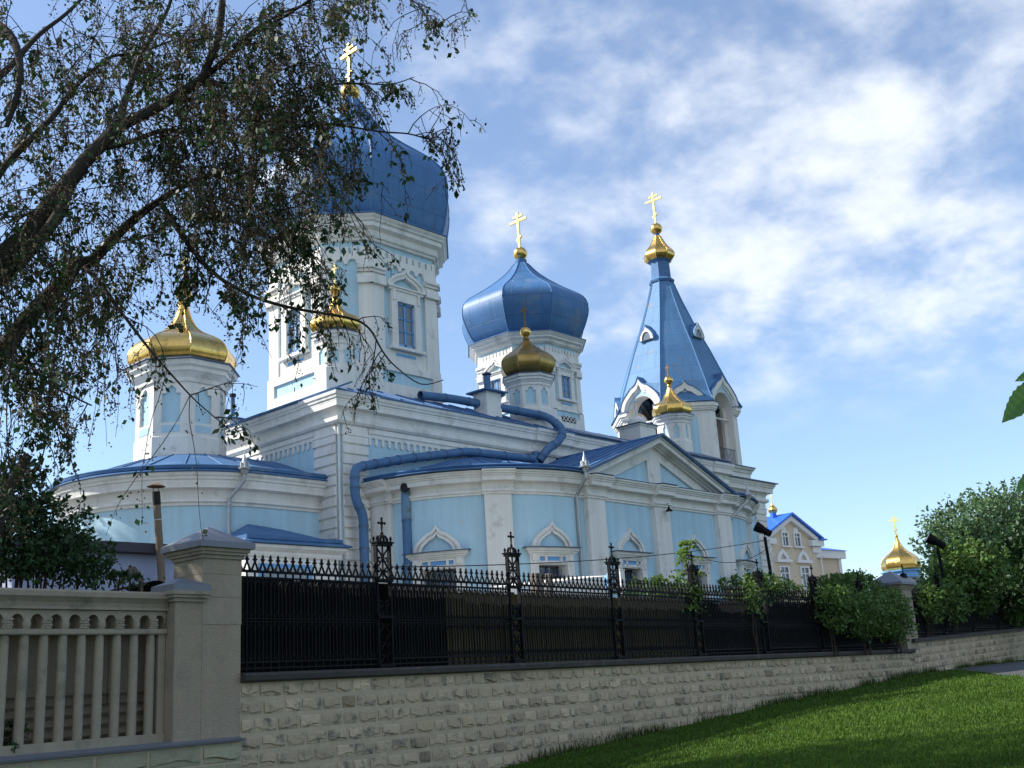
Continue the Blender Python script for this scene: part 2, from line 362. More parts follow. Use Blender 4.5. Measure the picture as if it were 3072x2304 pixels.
# --- altar apse
AX, AR = 20.1, 4.13
def fA(u, v, w):        # starts on the nave wall at the back, runs round to the front
    r_ = AR + w; s1 = X0 - AX; s2 = pi * AR
    if u < s1: return (X0 - u, YC + r_, v)
    if u < s1 + s2: t = pi / 2 + (u - s1) / AR; return (AX + r_ * cos(t), YC + r_ * sin(t), v)
    return (AX + (u - s1 - s2), YC - r_, v)
AL = 2 * (X0 - AX) + pi * AR
def pathA(d=0, n=44): return [fA(AL * i / n, 0, d)[:2] for i in range(n + 1)]
mb = MB(); mb.sweep(pathA(), [(0, 2.0), (0, 8.4)], BLUE, caps=False); mb.build('apse_wall', CH, smooth=40)
AP_C = [(0, 7.50), (.05, 7.51), (.06, 7.58), (.13, 7.62), (.13, 7.70), (.05, 7.73), (.06, 7.88), (.12, 7.97), (.29, 8.01), (.32, 8.02), (.32, 8.17), (.33, 8.19), (.33, 8.25), (.38, 8.28), (.39, 8.34), (.45, 8.40), (.46, 8.48), (0, 8.49)]
mb = MB(); mb.sweep(pathA(), AP_C, WHITE); mb.build('apse_cornice', CH, smooth=30)
mb = MB()
pe = pathA(.52); pi_ = pathA(.32); pt = pathA(-2.45); n = len(pe)
for i in range(n - 1):
    a = [(*pe[i], 8.52), (*pe[i + 1], 8.52), (*pi_[i + 1], 8.62), (*pi_[i], 8.62), (*pt[i + 1], 9.66), (*pt[i], 9.66), (*pe[i], 8.49), (*pe[i + 1], 8.49)]
    mb.add(a, [(0, 1, 2, 3), (3, 2, 4, 5), (6, 7, 1, 0)], ROOF)
mb.add([(*p, 9.66) for p in pt] , [tuple(range(n))], ROOF)
mb.add([(*p, 8.491) for p in pe], [tuple(reversed(range(n)))], ROOF)
for i in range(2, n - 2, 3): mb.tube([(*pi_[i], 8.64), (*pt[i], 9.67)], .022, 4, ROOF)
mb.sweep(pathA(.34), [(0, 8.58), (.08, 8.60), (.11, 8.70), (.06, 8.73), (0, 8.62)], ROOF)
mb.build('apse_roof', CH, smooth=30)
# --- generic pieces
def spline(P, k=5):
    out = []
    for i in range(len(P) - 1):
        p0, p1, p2, p3 = P[max(i - 1, 0)], P[i], P[i + 1], P[min(i + 2, len(P) - 1)]
        for q in range(k):
            t = q / k
            out.append(tuple(.5 * ((2 * p1[a]) + (-p0[a] + p2[a]) * t + (2 * p0[a] - 5 * p1[a] + 4 * p2[a] - p3[a]) * t * t + (-p0[a] + 3 * p1[a] - 3 * p2[a] + p3[a]) * t ** 3) for a in (0, 1)))
    out.append(tuple(P[-1])); return [(max(a, .01), b) for a, b in out]
def octa(half, wid): h, w = half, wid / 2; return [(h, -w), (h, w), (w, h), (-w, h), (-h, w), (-h, -w), (-w, -h), (w, -h)]
OCT = octa(1.0, .8284)
def outline(c, sh, s): return [(c[0] + p[0] * s, c[1] + p[1] * s) for p in sh]
def ridges(mb, c, sh, prof, mt, r_=.03):
    for p in sh: mb.tube([(c[0] + p[0] * a, c[1] + p[1] * a, z) for a, z in prof], r_, 4, mt)
def onion(name, c, sh, prof, mt, orb_z, orb_r, cr, crm=GOLDC, bars=3, rid=.03, neck=None, parent=CH, arms=(.30, .17, .17), th=.05, orbm=GOLD, wd=None):
    d = MB(); pr = spline(prof, 6); d.rings(c, sh, pr, mt); ridges(d, c, sh, pr[::3] + [pr[-1]], mt, rid); dm = d.build(name, parent, smooth=20)
    if neck: d = MB(); d.lathe(c, neck[0], 12, neck[1]); d.build('neck', dm, smooth=35)
    d = MB(); d.ball((c[0], c[1], orb_z), orb_r, orbm, 18, .95); d.build('orb', dm, smooth=60)
    d = MB(); orthodox_cross(d, (c[0], c[1], cr[0]), cr[1] - cr[0], crm, bars, th, arms, wd); d.build('cross', dm)
    return dm
def arcature_band(b, f, u0, u1, z0, z1, k, w0, w1, mt, rad):      # white band whose lower edge is cut by k small arches
    pts = [(u0, z1), (u0, z0)]; st = (u1 - u0) / k
    for i in range(k):
        c = u0 + st * (i + .5); pts += [(c + rad * cos(pi - pi * q / 6), z0 + rad * 1.15 * sin(pi - pi * q / 6)) for q in range(7)]
        if i < k - 1 and k > 1:
            pts += [(c + st / 2 - .0 * st, z0)] if False else []
    pts += [(u1, z0), (u1, z1)]; b.fpoly(f, pts, w0, w1, mt)
def big_drum(name, c, half, wid, zs, wide_w=.62, narrow_w=.5):
    """zs: base, ledge, sill, glass0, glass1, keel, tip, cap, arcs, comb0, comb1, band, cornice-top; scaled drum with windows on the four wide faces"""
    sh = octa(half, wid); ol = outline(c, sh, 1); k = half / 2.95
    base, ledge, sill, g0, g1, keel, tip, cap, arcs, c0, c1, band, top = zs
    w = MB(); bl = MB()
    bl.rings(c, sh, [(1, base), (1, band + .1)], BLUE)
    o = .10 * k; p = .16 * k
    def off(d): return outline(c, octa(half + d, wid + d * .8284), 1)
    for i in range(8):
        A, Bq = off(p)[i], off(p)[(i + 1) % 8]; f, l = face_of(A, Bq); wide = i % 2 == 0
        m = .42 * k if wide else .38 * k
        hole = [(-l / 2 + m, base + .45 * k), (l / 2 - m, base + .45 * k), (l / 2 - m, base + .95 * k), (-l / 2 + m, base + .95 * k)] if wide else None
        if hole:
            outer = [(-l / 2, base - .3), (l / 2, base - .3), (l / 2, ledge), (-l / 2, ledge)]
            w.fstrip(f, outer, hole, -p, 0, WHITE, closed=True); bl.fbox(f, -l / 2 + m - .02, l / 2 - m + .02, base + .43 * k, base + .97 * k, -p, -p * .55, BLUE)
        else: w.fbox(f, -l / 2, l / 2, base - .3, ledge, -p, 0, WHITE)
        A, Bq = off(o)[i], off(o)[(i + 1) % 8]; f, l = face_of(A, Bq); pw = (wide_w if wide else narrow_w) * k
        w.fbox(f, -l / 2, -l / 2 + pw, ledge, arcs, -o, 0, WHITE); w.fbox(f, l / 2 - pw, l / 2, ledge, arcs, -o, 0, WHITE)
        nar = 5 if wide else 2
        arcature_band(w, f, -l / 2, l / 2, arcs, c0, 1, -o, 0, WHITE, .01) if False else None
        u0, u1 = -l / 2 + pw * .95, l / 2 - pw * .95; st = (u1 - u0) / nar; rad = st * .36
        pts = [(l / 2, c0), (-l / 2, c0), (-l / 2, arcs), (u0, arcs)]
        for q in range(nar):
            cc = u0 + st * (q + .5); pts += [(cc + rad * cos(pi - pi * j / 8), arcs + rad * 1.2 * sin(pi - pi * j / 8)) for j in range(9)]
        pts += [(u1, arcs), (l / 2, arcs)]; w.fpoly(f, pts, -o, 0, WHITE)
        nc = 9 if wide else 5; ed = .16 * k; st = (l - 2 * ed) / nc
        w.fbox(f, -l / 2, -l / 2 + ed, c0, c1, -o, 0, WHITE); w.fbox(f, l / 2 - ed, l / 2, c0, c1, -o, 0, WHITE)
        for q in range(nc):
            w.fbox(f, -l / 2 + ed + q * st + st * .16, -l / 2 + ed + (q + 1) * st - st * .16, c0, c1 - .05 * k, -o, 0, WHITE)
        if wide:
            pass
    cp = [MB() for _ in range(8)]
    for d, z0, z1 in ((.24, cap - .40, cap - .24), (.20, cap - .24, cap - .16), (.19, cap - .10, cap - .02), (.27, cap - .02, cap + .05)):
        oc = outline(c, octa(half + d * k, wid + d * k * .8284), 1)
        z0 = cap + (z0 - cap) * 1.55; z1 = cap + (z1 - cap) * 1.55
        for i in range(8):
            f, l = face_of(oc[i], oc[(i + 1) % 8]); pw = (wide_w if i % 2 == 0 else narrow_w) * k + .08 * k
            cp[i].fbox(f, -l / 2, -l / 2 + pw, z0, z1, -d * k, 0, WHITE); cp[(i + 1) % 8].fbox(f, l / 2 - pw, l / 2, z0, z1, -d * k, 0, WHITE)
    for i in range(8):
        f, l = face_of(ol[i], ol[(i + 1) % 8])
        w.fbox(f, -l / 2, l / 2, ledge, sill - .02, 0, .045 * k, WHITE) if i % 2 == 0 else None
    d_ob = bl.build(name, CH)
    w.build('drum_trim', d_ob)
    for q_ in cp: q_.build('pilaster_capital', d_ob)
    cn = MB(); q = top - band
    cn.sweep(outline(c, sh, 1), [(0, band), (.12 * k, band + .02), (.14 * k, band + .10 * q), (.22 * k, band + .13 * q), (.25 * k, band + .2 * q), (.20 * k, band + .24 * q), (.24 * k, band + .38 * q), (.40 * k, band + .47 * q), (.42 * k, band + .48 * q), (.42 * k, band + .64 * q), (.50 * k, band + .68 * q), (.52 * k, band + .74 * q), (.60 * k, band + .82 * q), (.62 * k, band + .90 * q), (0, top)], WHITE, closed=True)
    cn.sweep(outline(c, sh, 1), [(.56 * k, band + .89 * q), (.68 * k, band + .90 * q), (.66 * k, band + .95 * q), (0, top + .06)], ROOF, closed=True)
    cn.build('drum_cornice', d_ob)
    for i in (0, 2, 4, 6):                                  # windows on the wide faces
        f, l = face_of(ol[i], ol[(i + 1) % 8]); W_ = MB(); a = .45 * k; F = .76 * k
        for s_ in (-1, 1): W_.fbox(f, min(s_ * a, s_ * F), max(s_ * a, s_ * F), sill + .12 * k, keel - .1 * k, 0, .17 * k, WHITE)
        W_.fbox(f, -a, a, g1, keel - .1 * k, 0, .17 * k, WHITE); W_.fbox(f, -F - .1 * k, F + .1 * k, sill, sill + .12 * k, 0, .26 * k, WHITE)
        W_.fbox(f, -F - .12 * k, F + .12 * k, keel - .1 * k, keel, 0, .22 * k, WHITE); W_.fbox(f, -F - .2 * k, F + .2 * k, keel, keel + .06 * k, 0, .28 * k, WHITE)
        kh = tip - keel
        W_.fstrip(f, ogee(0, keel + .06 * k, 1.0 * k, kh), ogee(0, keel + .06 * k, .66 * k, kh * .62), 0, .19 * k, WHITE)
        W_.fstrip(f, ogee(0, keel + .06 * k, 1.0 * k, kh), ogee(0, keel + .06 * k, .86 * k, kh * .84), .19 * k, .25 * k, WHITE)
        W_.fbox(f, -.5 * k, .5 * k, sill - .22 * k, sill - .11 * k, .045 * k, .06 * k, BLUE2)
        for s_ in (-1, 1):
            W_.fbox(f, s_ * .64 * k - .07 * k, s_ * .64 * k + .07 * k, keel - .5 * k, keel - .1 * k, .17 * k, .22 * k, WHITE)
        W_.fbox(f, -a, a, g0, g1, 0, .012, PANE)
        for u in (-.02, .0): pass
        for u0, u1, v0, v1 in ((-a, -a + .06 * k, g0, g1), (a - .06 * k, a, g0, g1), (-.04 * k, .04 * k, g0, g1), (-a, a, g1 - .08 * k, g1), (-a, a, g0, g0 + .07 * k), (-a, a, g0 + (g1 - g0) * .62, g0 + (g1 - g0) * .62 + .035 * k), (-a, a, g0 + (g1 - g0) * .33, g0 + (g1 - g0) * .33 + .03 * k)):
            W_.fbox(f, u0, u1, v0, v1, .012, .05 * k, BLUE2)
        W_.build('drum_window', d_ob)
    return d_ob
# --- main drum and dome
MC = (27.5, YC, 0)
big_drum('main_drum', MC, 2.95, 3.3, (12.45, 13.70, 14.30, 14.52, 16.28, 16.80, 17.62, 17.38, 17.58, 18.0, 18.33, 18.52, 19.55))
MS = octa(1.0, 3.3 / 2.95)
onion('main_dome', MC, MS, [(3.22, 19.42), (3.40, 19.75), (3.55, 20.5), (3.64, 21.3), (3.62, 22.0), (3.42, 22.62), (2.95, 23.2), (2.05, 24.0), (1.37, 24.69), (.82, 25.5), (.51, 26.1), (.26, 26.6)], DOME, 26.9, .44, (27.25, 29.3), rid=.045, arms=(.27, .15, .15), th=.07,
      neck=([(.30, 26.4), (.34, 26.5), (.28, 26.62), (.22, 26.7)], GOLD))
# --- second drum and dome
DC = (38.0, YC, 0)
big_drum('west_drum', DC, 2.18, 2.18 * .98, (12.9, 13.55, 14.05, 14.2, 15.25, 15.55, 16.15, 15.95, 15.85, 16.3, 16.55, 16.66, 17.2), .42, .34)
onion('west_dome', DC, octa(1, .9), [(2.25, 17.12), (2.55, 17.5), (2.80, 18.1), (2.92, 18.63), (2.84, 19.14), (2.52, 19.5), (1.86, 19.95), (1.15, 20.52), (.70, 20.98), (.42, 21.35), (.30, 21.5)], DOME, 22.05, .36, (22.38, 24.25), neck=([(.27, 21.35), (.30, 21.4), (.30, 21.7), (.2, 21.75), (.17, 21.8)], ROOF), arms=(.29, .155, .15), th=.045, wd=.062)
b = MB(); f, l = face_of(outline(DC, octa(2.18 + .13, 2.136 + .1), 1)[6], outline(DC, octa(2.18 + .13, 2.136 + .1), 1)[7])
b.fbox(f, -.5, .5, 13.05, 13.3, -.02, .012, DARK)
for i in range(4): b.obox(f(-.38 + i * .25, 13.175, .02), Vector(f(.12, .12, 0)) - Vector(f(0, 0, 0)), Vector(f(0, 0, .012)) - Vector(f(0, 0, 0)), Vector(f(-.012, .012, 0)) - Vector(f(0, 0, 0)), WHITE)
for i in range(4): b.obox(f(-.38 + i * .25, 13.175, .022), Vector(f(-.12, .12, 0)) - Vector(f(0, 0, 0)), Vector(f(0, 0, .012)) - Vector(f(0, 0, 0)), Vector(f(.012, .012, 0)) - Vector(f(0, 0, 0)), WHITE)
b.build('roof_vent', CH)
# --- small drums: shaft with niches, cornice, onion
def niche_pts(u, z0, z1, a):
    h = z1 - z0
    return [(u - a, z0), (u + a, z0), (u + a, z0 + h * .78), (u + a * .55, z0 + h * .78), (u + a * .5, z0 + h * .9), (u, z1), (u - a * .5, z0 + h * .9), (u - a * .55, z0 + h * .78), (u - a, z0 + h * .78)]
def cupola(name, c, half, zb, zl, zn0, zn1, zc, zt, na, plinth=1.12):
    b = MB(); b.rings(c, OCT, [(half, zb), (half, zc + .05)], BLUE)
    o = half * .07; oc = outline(c, OCT, half + o)
    b.rings(c, OCT, [(half * plinth, zb - .6), (half * plinth, zl - .04), (half + o, zl + .02)], WORN, cap=False)
    for i in range(8):
        f, l = face_of(oc[i], oc[(i + 1) % 8]); A_ = [(-l / 2, zl), (l / 2, zl), (l / 2, zl + (zc - zl) * .45), (l / 2, zl + (zc - zl) * .8), (l / 2, zc - .02), (l / 2 * .5, zc), (0, zc + .02), (-l / 2 * .5, zc), (-l / 2, zc - .02), (-l / 2, zl + (zc - zl) * .8), (-l / 2, zl + (zc - zl) * .45)]
        P = niche_pts(0, zn0, zn1, na * half); P = [P[0], P[1], (na * half, zn0 + (zn1 - zn0) * .4), P[2], P[3], P[4], P[5], P[6], P[7], P[8], (-na * half, zn0 + (zn1 - zn0) * .4)]
        b.fstrip(f, A_, P, -o, 0, WHITE, closed=True)
    h = zt - zc
    b.sweep(outline(c, OCT, half + o), [(0, zc - .06), (.05 * half, zc - .05), (.06 * half, zc + .12 * h), (.16 * half, zc + .35 * h), (.2 * half, zc + .40 * h), (.2 * half, zc + .58 * h), (.28 * half, zc + .66 * h), (.30 * half, zc + .88 * h), (0, zt)], WHITE, closed=True)
    b.sweep(outline(c, OCT, half + o), [(.24 * half, zc + .86 * h), (.36 * half, zc + .90 * h), (.34 * half, zc + .96 * h), (0, zt + .05)], ROOFG, closed=True)
    return b.build(name, CH)
c1 = (23.10, 29.05, 0)
cupola('cupola_drum', c1, .60, 11.75, 12.50, 12.62, 13.22, 13.36, 13.80, .26)
onion('gilded_cupola', c1, OCT, [(.66, 13.76), (.80, 13.92), (.86, 14.10), (.83, 14.25), (.71, 14.38), (.52, 14.48), (.37, 14.59), (.25, 14.76), (.15, 14.98), (.10, 15.22)], GOLD, 15.50, .21, (15.70, 16.48), bars=1, rid=.014, neck=([(.11, 15.18), (.13, 15.22), (.13, 15.26), (.09, 15.30), (.09, 15.34)], GOLD), arms=(.2, .1, .1), th=.025, wd=.035)
c2 = (33.1, 29.0, 0)
cupola('cupola_drum', c2, .76, 11.6, 12.43, 12.56, 13.30, 13.42, 13.86, .27)
onion('tarnished_cupola', c2, OCT, [(.82, 13.84), (1.0, 14.05), (1.10, 14.34), (1.06, 14.58), (.86, 14.80), (.58, 15.0), (.33, 15.22), (.17, 15.42), (.11, 15.52)], BRONZE, 15.88, .235, (16.08, 17.08), crm=RUSTX, bars=1, rid=.016, neck=([(.12, 15.5), (.15, 15.55), (.12, 15.6), (.10, 15.68)], BRONZE), arms=(.2, .1, .1), th=.025, wd=.035)
c3 = (45.2, 30.2, 0)
cupola('cupola_drum', c3, .72, 11.9, 12.77, 12.88, 13.62, 13.70, 14.12, .15)
onion('gilded_cupola', c3, OCT, [(.74, 14.08), (.88, 14.22), (.93, 14.42), (.89, 14.60), (.74, 14.76), (.53, 14.90), (.36, 15.08), (.23, 15.30), (.14, 15.52), (.10, 15.64)], GOLD, 16.02, .235, (16.24, 16.84), crm=RUSTX, bars=1, rid=.014, neck=([(.11, 15.6), (.13, 15.64), (.13, 15.72), (.1, 15.8)], BRONZE), arms=(.2, .1, .1), th=.025, wd=.03)
b = MB(); sc_ = (41.0, 29.4)            # bare capped pedestal with a thin white cross
b.box(sc_[0] - .62, sc_[0] + .62, sc_[1] - .6, sc_[1] + .6, 11.3, 12.80, WORN); b.box(sc_[0] - .68, sc_[0] + .68, sc_[1] - .66, sc_[1] + .66, 12.80, 12.88, WORN)
b.box(sc_[0] - .75, sc_[0] + .75, sc_[1] - .73, sc_[1] + .73, 12.88, 12.92, ROOFG); b.lathe((sc_[0], sc_[1], 0), [(.44, 12.9), (.43, 13.18), (.34, 13.30), (.10, 13.38), (.06, 13.44)], 12, WORN)
orthodox_cross(b, (sc_[0], sc_[1], 13.38), .95, WHITE, 1, .03, (.26, .1, .1), .036)
b.build('capped_pedestal', CH)
# gilded dome over the altar apse
gc = (19.65, YC, 0)
cupola('apse_drum', gc, 1.30, 9.6, 10.3, 10.75, 12.05, 12.2, 12.92, .24, 1.1)
go = outline(gc, OCT, 1.30 * 1.07)
for i in range(8):
    f, l = face_of(go[i], go[(i + 1) % 8])
    b = MB(); b.fbox(f, -.3, .3, 10.42, 10.66, -.01, .012, BLUE); b.build('apse_drum_panel', CH)
onion('apse_dome', gc, OCT, [(1.42, 12.84), (1.62, 13.02), (1.70, 13.26), (1.66, 13.52), (1.48, 13.78), (1.16, 14.00), (.76, 14.22), (.48, 14.50), (.29, 14.82), (.17, 15.2), (.14, 15.42)], GOLD, 15.78, .29, (16.02, 17.4), bars=1, rid=.02, neck=([(.17, 15.38), (.22, 15.42), (.22, 15.5), (.13, 15.56)], GOLD), arms=(.24, .1, .1), th=.03, wd=.04)
# ================================================================== side chapel
CX1, CX2, CRD = 28.6, 38.3, 4.76
CL1 = CRD * pi / 2; CL2 = CL1 + (CX2 - CX1); CLT = CL2 + CL1; YP = Y0 - CRD
def fC(u, v, w):
    if u < CL1: t = pi + u / CRD; return (CX1 + (CRD + w) * cos(t), Y0 + (CRD + w) * sin(t), v)
    if u < CL2: return (CX1 + u - CL1, YP - w, v)
    t = 1.5 * pi + (u - CL2) / CRD; return (CX2 + (CRD + w) * cos(t), Y0 + (CRD + w) * sin(t), v)
def us(u0, u1, st=.3):
    n = max(1, int(math.ceil((u1 - u0) / st))); return [u0 + (u1 - u0) * i / n for i in range(n + 1)]
def pathC(u0=0, u1=None, d=0): return [fC(u, 0, d)[:2] for u in us(u0, CLT if u1 is None else u1)]
WIN = [2.476, 6.314, 10.35, 14.43, CL2 + 1.163, CL2 + 5.0]
brk = set(us(0, CLT))
for c in WIN: brk |= {c - .57, c + .57}
brk = sorted(b for b in brk if not any(abs(b - (c + s)) < .05 and b != c + s for c in WIN for s in (-.57, .57)))
b = MB(); vz = [2.0, 3.4, 5.33, 8.5]
for i in range(len(brk) - 1):
    u0, u1 = brk[i], brk[i + 1]; m = (u0 + u1) / 2
    for j in range(3):
        if j == 1 and any(abs(m - c) < .57 for c in WIN): continue
        b.add([fC(u0, vz[j], 0), fC(u1, vz[j], 0), fC(u1, vz[j + 1], 0), fC(u0, vz[j + 1], 0)], [(0, 1, 2, 3)], BLUE)
b.build('chapel_wall', CH, smooth=40)
for c in WIN:
    w = MB()
    for s in (-1, 1):
        w.fbox(fC, *sorted((c + s * .57, c + s * .86)), 2.9, 5.66, 0, .09, WHITE, 2)
        w.fbox(fC, *sorted((c + s * .585, c + s * .57)), 3.4, 5.33, -.42, .0, WHITE)
        w.fbox(fC, *sorted((c + s * .62, c + s * .80)), 5.46, 5.66, .09, .15, WHITE); w.fbox(fC, *sorted((c + s * .66, c + s * .76)), 5.30, 5.46, .09, .125, WHITE)
    w.fbox(fC, c - .57, c + .57, 5.33, 5.34, -.42, .0, WHITE, 3)
    w.fbox(fC, c - .57, c + .57, 5.33, 5.37, 0, .07, WHITE, 4); w.fbox(fC, c - .57, c + .57, 5.37, 5.41, 0, .10, WHITE, 4)
    w.fbox(fC, c - .57, c + .57, 5.41, 5.66, 0, .03, BLUE2, 4)
    for a, d in ((-.57, -.52), (-.32, -.24), (.28, .36), (.52, .57)): w.fbox(fC, c + a, c + d, 5.41, 5.62, .03, .09, WHITE)
    w.fbox(fC, c - .57, c + .57, 5.59, 5.66, .03, .09, WHITE, 4); w.fbox(fC, c - .57, c + .57, 5.41, 5.45, .03, .09, WHITE, 4)
    w.fbox(fC, c - .90, c + .90, 5.66, 5.71, 0, .13, WHITE, 6); w.fbox(fC, c - .95, c + .95, 5.71, 5.77, 0, .18, WHITE, 6); w.fbox(fC, c - 1.0, c + 1.0, 5.77, 5.87, 0, .23, WHITE, 6)
    w.fbox(fC, c - 1.09, c + 1.09, 5.875, 5.89, 0, .33, ROOFG, 6)
    w.fstrip(fC, ogee(c, 5.895, .78, .86), ogee(c, 5.895, .52, .56), 0, .09, WHITE)
    w.fstrip(fC, ogee(c, 5.895, .78, .86), ogee(c, 5.895, .67, .735), .09, .15, WHITE)
    w.fstrip(fC, ogee(c, 5.895, .60, .655), ogee(c, 5.895, .52, .56), .09, .115, WHITE)
    wo_ = w.build('window', CH)
    g = MB(); g.fbox(fC, c - .57, c + .57, 3.4, 5.33, -.41, -.38, GLASS, 3)
    for u in (-.03, .03): pass
    g.fbox(fC, c - .035, c + .035, 3.4, 5.33, -.38, -.35, GRILLE); g.fbox(fC, c - .57, c + .57, 4.75, 4.81, -.38, -.35, GRILLE, 3); g.build('pane', wo_)
    g = MB()
    for i in range(8): u = c - .5 + i / 7.0; g.tube([fC(u, 3.4, -.15), fC(u, 5.0, -.15)], .014, 5, GRILLE)
    for v in (3.9, 4.99, 4.5): g.tube([fC(c - .57 + 1.14 * q / 5, v, -.15) for q in range(6)], .014, 5, GRILLE)
    for i in range(7):
        u = c - .43 + i / 7.0; g.tube([fC(u + .06 * cos(2 * pi * q / 8), 5.12 + .09 * sin(2 * pi * q / 8), -.15) for q in range(9)], .010, 4, GRILLE)
    g.build('grille', wo_)
PIL = [(0.02, .90), (4.06, 4.92), (8.0, 8.95), (11.87, 12.80), (16.1, 17.03), (CL2 + 2.56, CL2 + 3.42), (CLT - .9, CLT - .02)]
CC = [(0, 7.62), (.05, 7.63), (.05, 7.69), (.10, 7.71), (.10, 7.78), (.04, 7.80), (.045, 7.93), (.10, 7.99), (.27, 8.02), (.31, 8.03), (.31, 8.17), (.35, 8.19), (.35, 8.24), (.40, 8.25), (.41, 8.29), (.46, 8.32), (.47, 8.37), (0, 8.39)]
for a, d in PIL:
    p = MB(); p.fbox(fC, a, d, 2.2, 7.66, 0, .19, WHITE, 4); p.build('pilaster', CH)
b = MB(); b.sweep(pathC(), CC, WHITE)
for a, d in PIL:
    b.sweep(pathC(max(a - .07, 0), min(d + .07, CLT)), [(0, 7.605)] + prof_off(CC[1:-1], .19) + [(0, 8.395)], WHITE)
b.sweep(pathC(8.0, 17.05), [(.02, 8.393), (.46, 8.393), (.46, 8.41), (.02, 8.43)], ROOFG)
for a, d in PIL[2:5]: b.sweep(pathC(a - .05, d + .05), [(.02, 8.398), (.68, 8.398), (.68, 8.414), (.02, 8.435)], ROOFG)
b.build('chapel_cornice', CH, smooth=30)
# chapel roof: fan, shed, fan
b = MB()
def roof_seg(u0, u1, apex):
    U = us(u0, u1, .35)
    for i in range(len(U) - 1):
        e0, e1 = fC(U[i], 8.43, .60), fC(U[i + 1], 8.43, .60); g0, g1 = fC(U[i], 8.49, .40), fC(U[i + 1], 8.49, .40)
        a0, a1 = apex(U[i]), apex(U[i + 1])
        b.add([e0, e1, g1, g0, a1, a0, fC(U[i], 8.405, .60), fC(U[i + 1], 8.405, .60), fC(U[i], 8.395, .05), fC(U[i + 1], 8.395, .05)], [(0, 1, 2, 3), (3, 2, 4, 5) if a0 != a1 else (3, 2, 4), (6, 7, 1, 0), (8, 9, 7, 6)], ROOF)
roof_seg(0, CL1, lambda u: (28.5, Y0, 9.88)); b.add([(28.4, YP + .25, 8.5), (38.5, YP + .25, 8.5), (38.4, Y0, 9.95), (28.5, Y0, 9.95)], [(0, 1, 2, 3)], ROOF); roof_seg(CL2, CLT, lambda u: (38.4, Y0, 9.88))
for i in range(1, 12): u = CL1 * i / 12; b.tube([fC(u, 8.515, .38), (28.5, Y0, 9.89)], .020, 4, ROOF)
for ua, ub_ in ((0.0, 7.7), (17.3, CLT)): b.sweep(pathC(ua, ub_), [(.40, 8.48), (.48, 8.48), (.52, 8.54), (.47, 8.575), (.40, 8.52)], ROOF)
b.build('chapel_roof', CH, smooth=30)
# pediment
GX, GZ, XL, XR, GE = 33.45, 10.24, 28.80, 38.10, 8.42
fP = plane(GX, YP, 1, 0)
hl, hr = GX - XL, XR - GX
b = MB()
b.fpoly(fP, [(-hl + .4, GE), (hr - .4, GE), (0, GZ - .15)], -.3, -.09, BLUE)
def rake(d0, d1, w0, w1, mt):
    s = (GZ - GE) / hl; dl = lambda d: d
    for sg, h in ((-1, hl), (1, hr)):
        P = [(0, GZ - d0), (sg * h, GE - d0 + .0), (sg * h, GE - d1), (0, GZ - d1)]
        if sg > 0: P.reverse()
        b.fpoly(fP, P, w0, w1, mt, back=True)
rake(0.30, .70, -.09, .0, WHITE)
b.fbox(fP, -.40, .40, GE + .02, GZ - .5, -.09, .006, WHITE); b.fbox(fP, -hl + .5, hr - .5, GE, GE + .12, -.09, .004, WHITE)
rake(.24, .34, 0, .12, WHITE); rake(.20, .28, .0, .22, WHITE); rake(.05, .22, 0, .40, WHITE); rake(.0, .06, 0, .46, WHITE)
b.build('pediment', CH)
b = MB()
for sg, h in ((-1, hl), (1, hr)):
    P = [(GX, YP - .55, GZ + .05), (GX + sg * (h + .25), YP - .55, GE - .04), (GX + sg * (h + .25), Y0, GE - .04), (GX, Y0, GZ + .05)]
    Q = [(x, y, z - .055) for x, y, z in P]
    fs = [(0, 1, 2, 3), (7, 6, 5, 4), (0, 4, 5, 1), (1, 5, 6, 2)]
    b.add(P + Q, fs if sg < 0 else [tuple(reversed(q)) for q in fs], ROOF)
    for i in range(9):
        y = YP - .1 + i * .55
        b.obox((GX + sg * (h + .25) / 2, y, (GZ + GE) / 2 + .03), (sg * (h + .25) / 2, 0, -(GZ - GE + .09) / 2), (0, .012, 0), (.01, 0, .03), ROOF)
    b.obox((GX + sg * (h + .3) / 2, YP - .56, (GZ + GE) / 2 + .02), (sg * (h + .3) / 2, 0, -(GZ - GE + .09) / 2), (0, .02, 0), (.01, 0, .035), ROOFG)
b.tube([(GX, YP - .55, GZ + .07), (GX, Y0, GZ + .07)], .05, 6, ROOF)
b.build('pediment_roof', CH)
# barn lamp under the middle of the pediment cornice
b = MB(); lx, ly = 33.62, YP - .38
b.tube([(lx, YP - .1, 7.72), (lx, ly, 7.74), (lx, ly, 7.62)], .012, 6, GRILLE); b.lathe((lx, ly, 0), [(.025, 7.64), (.035, 7.60), (.05, 7.54), (.135, 7.47), (.14, 7.455), (.02, 7.47)], 14, IRON); b.ball((lx, ly, 7.455), .035, WHITE, 10)
b.build('wall_lamp', CH, smooth=40)
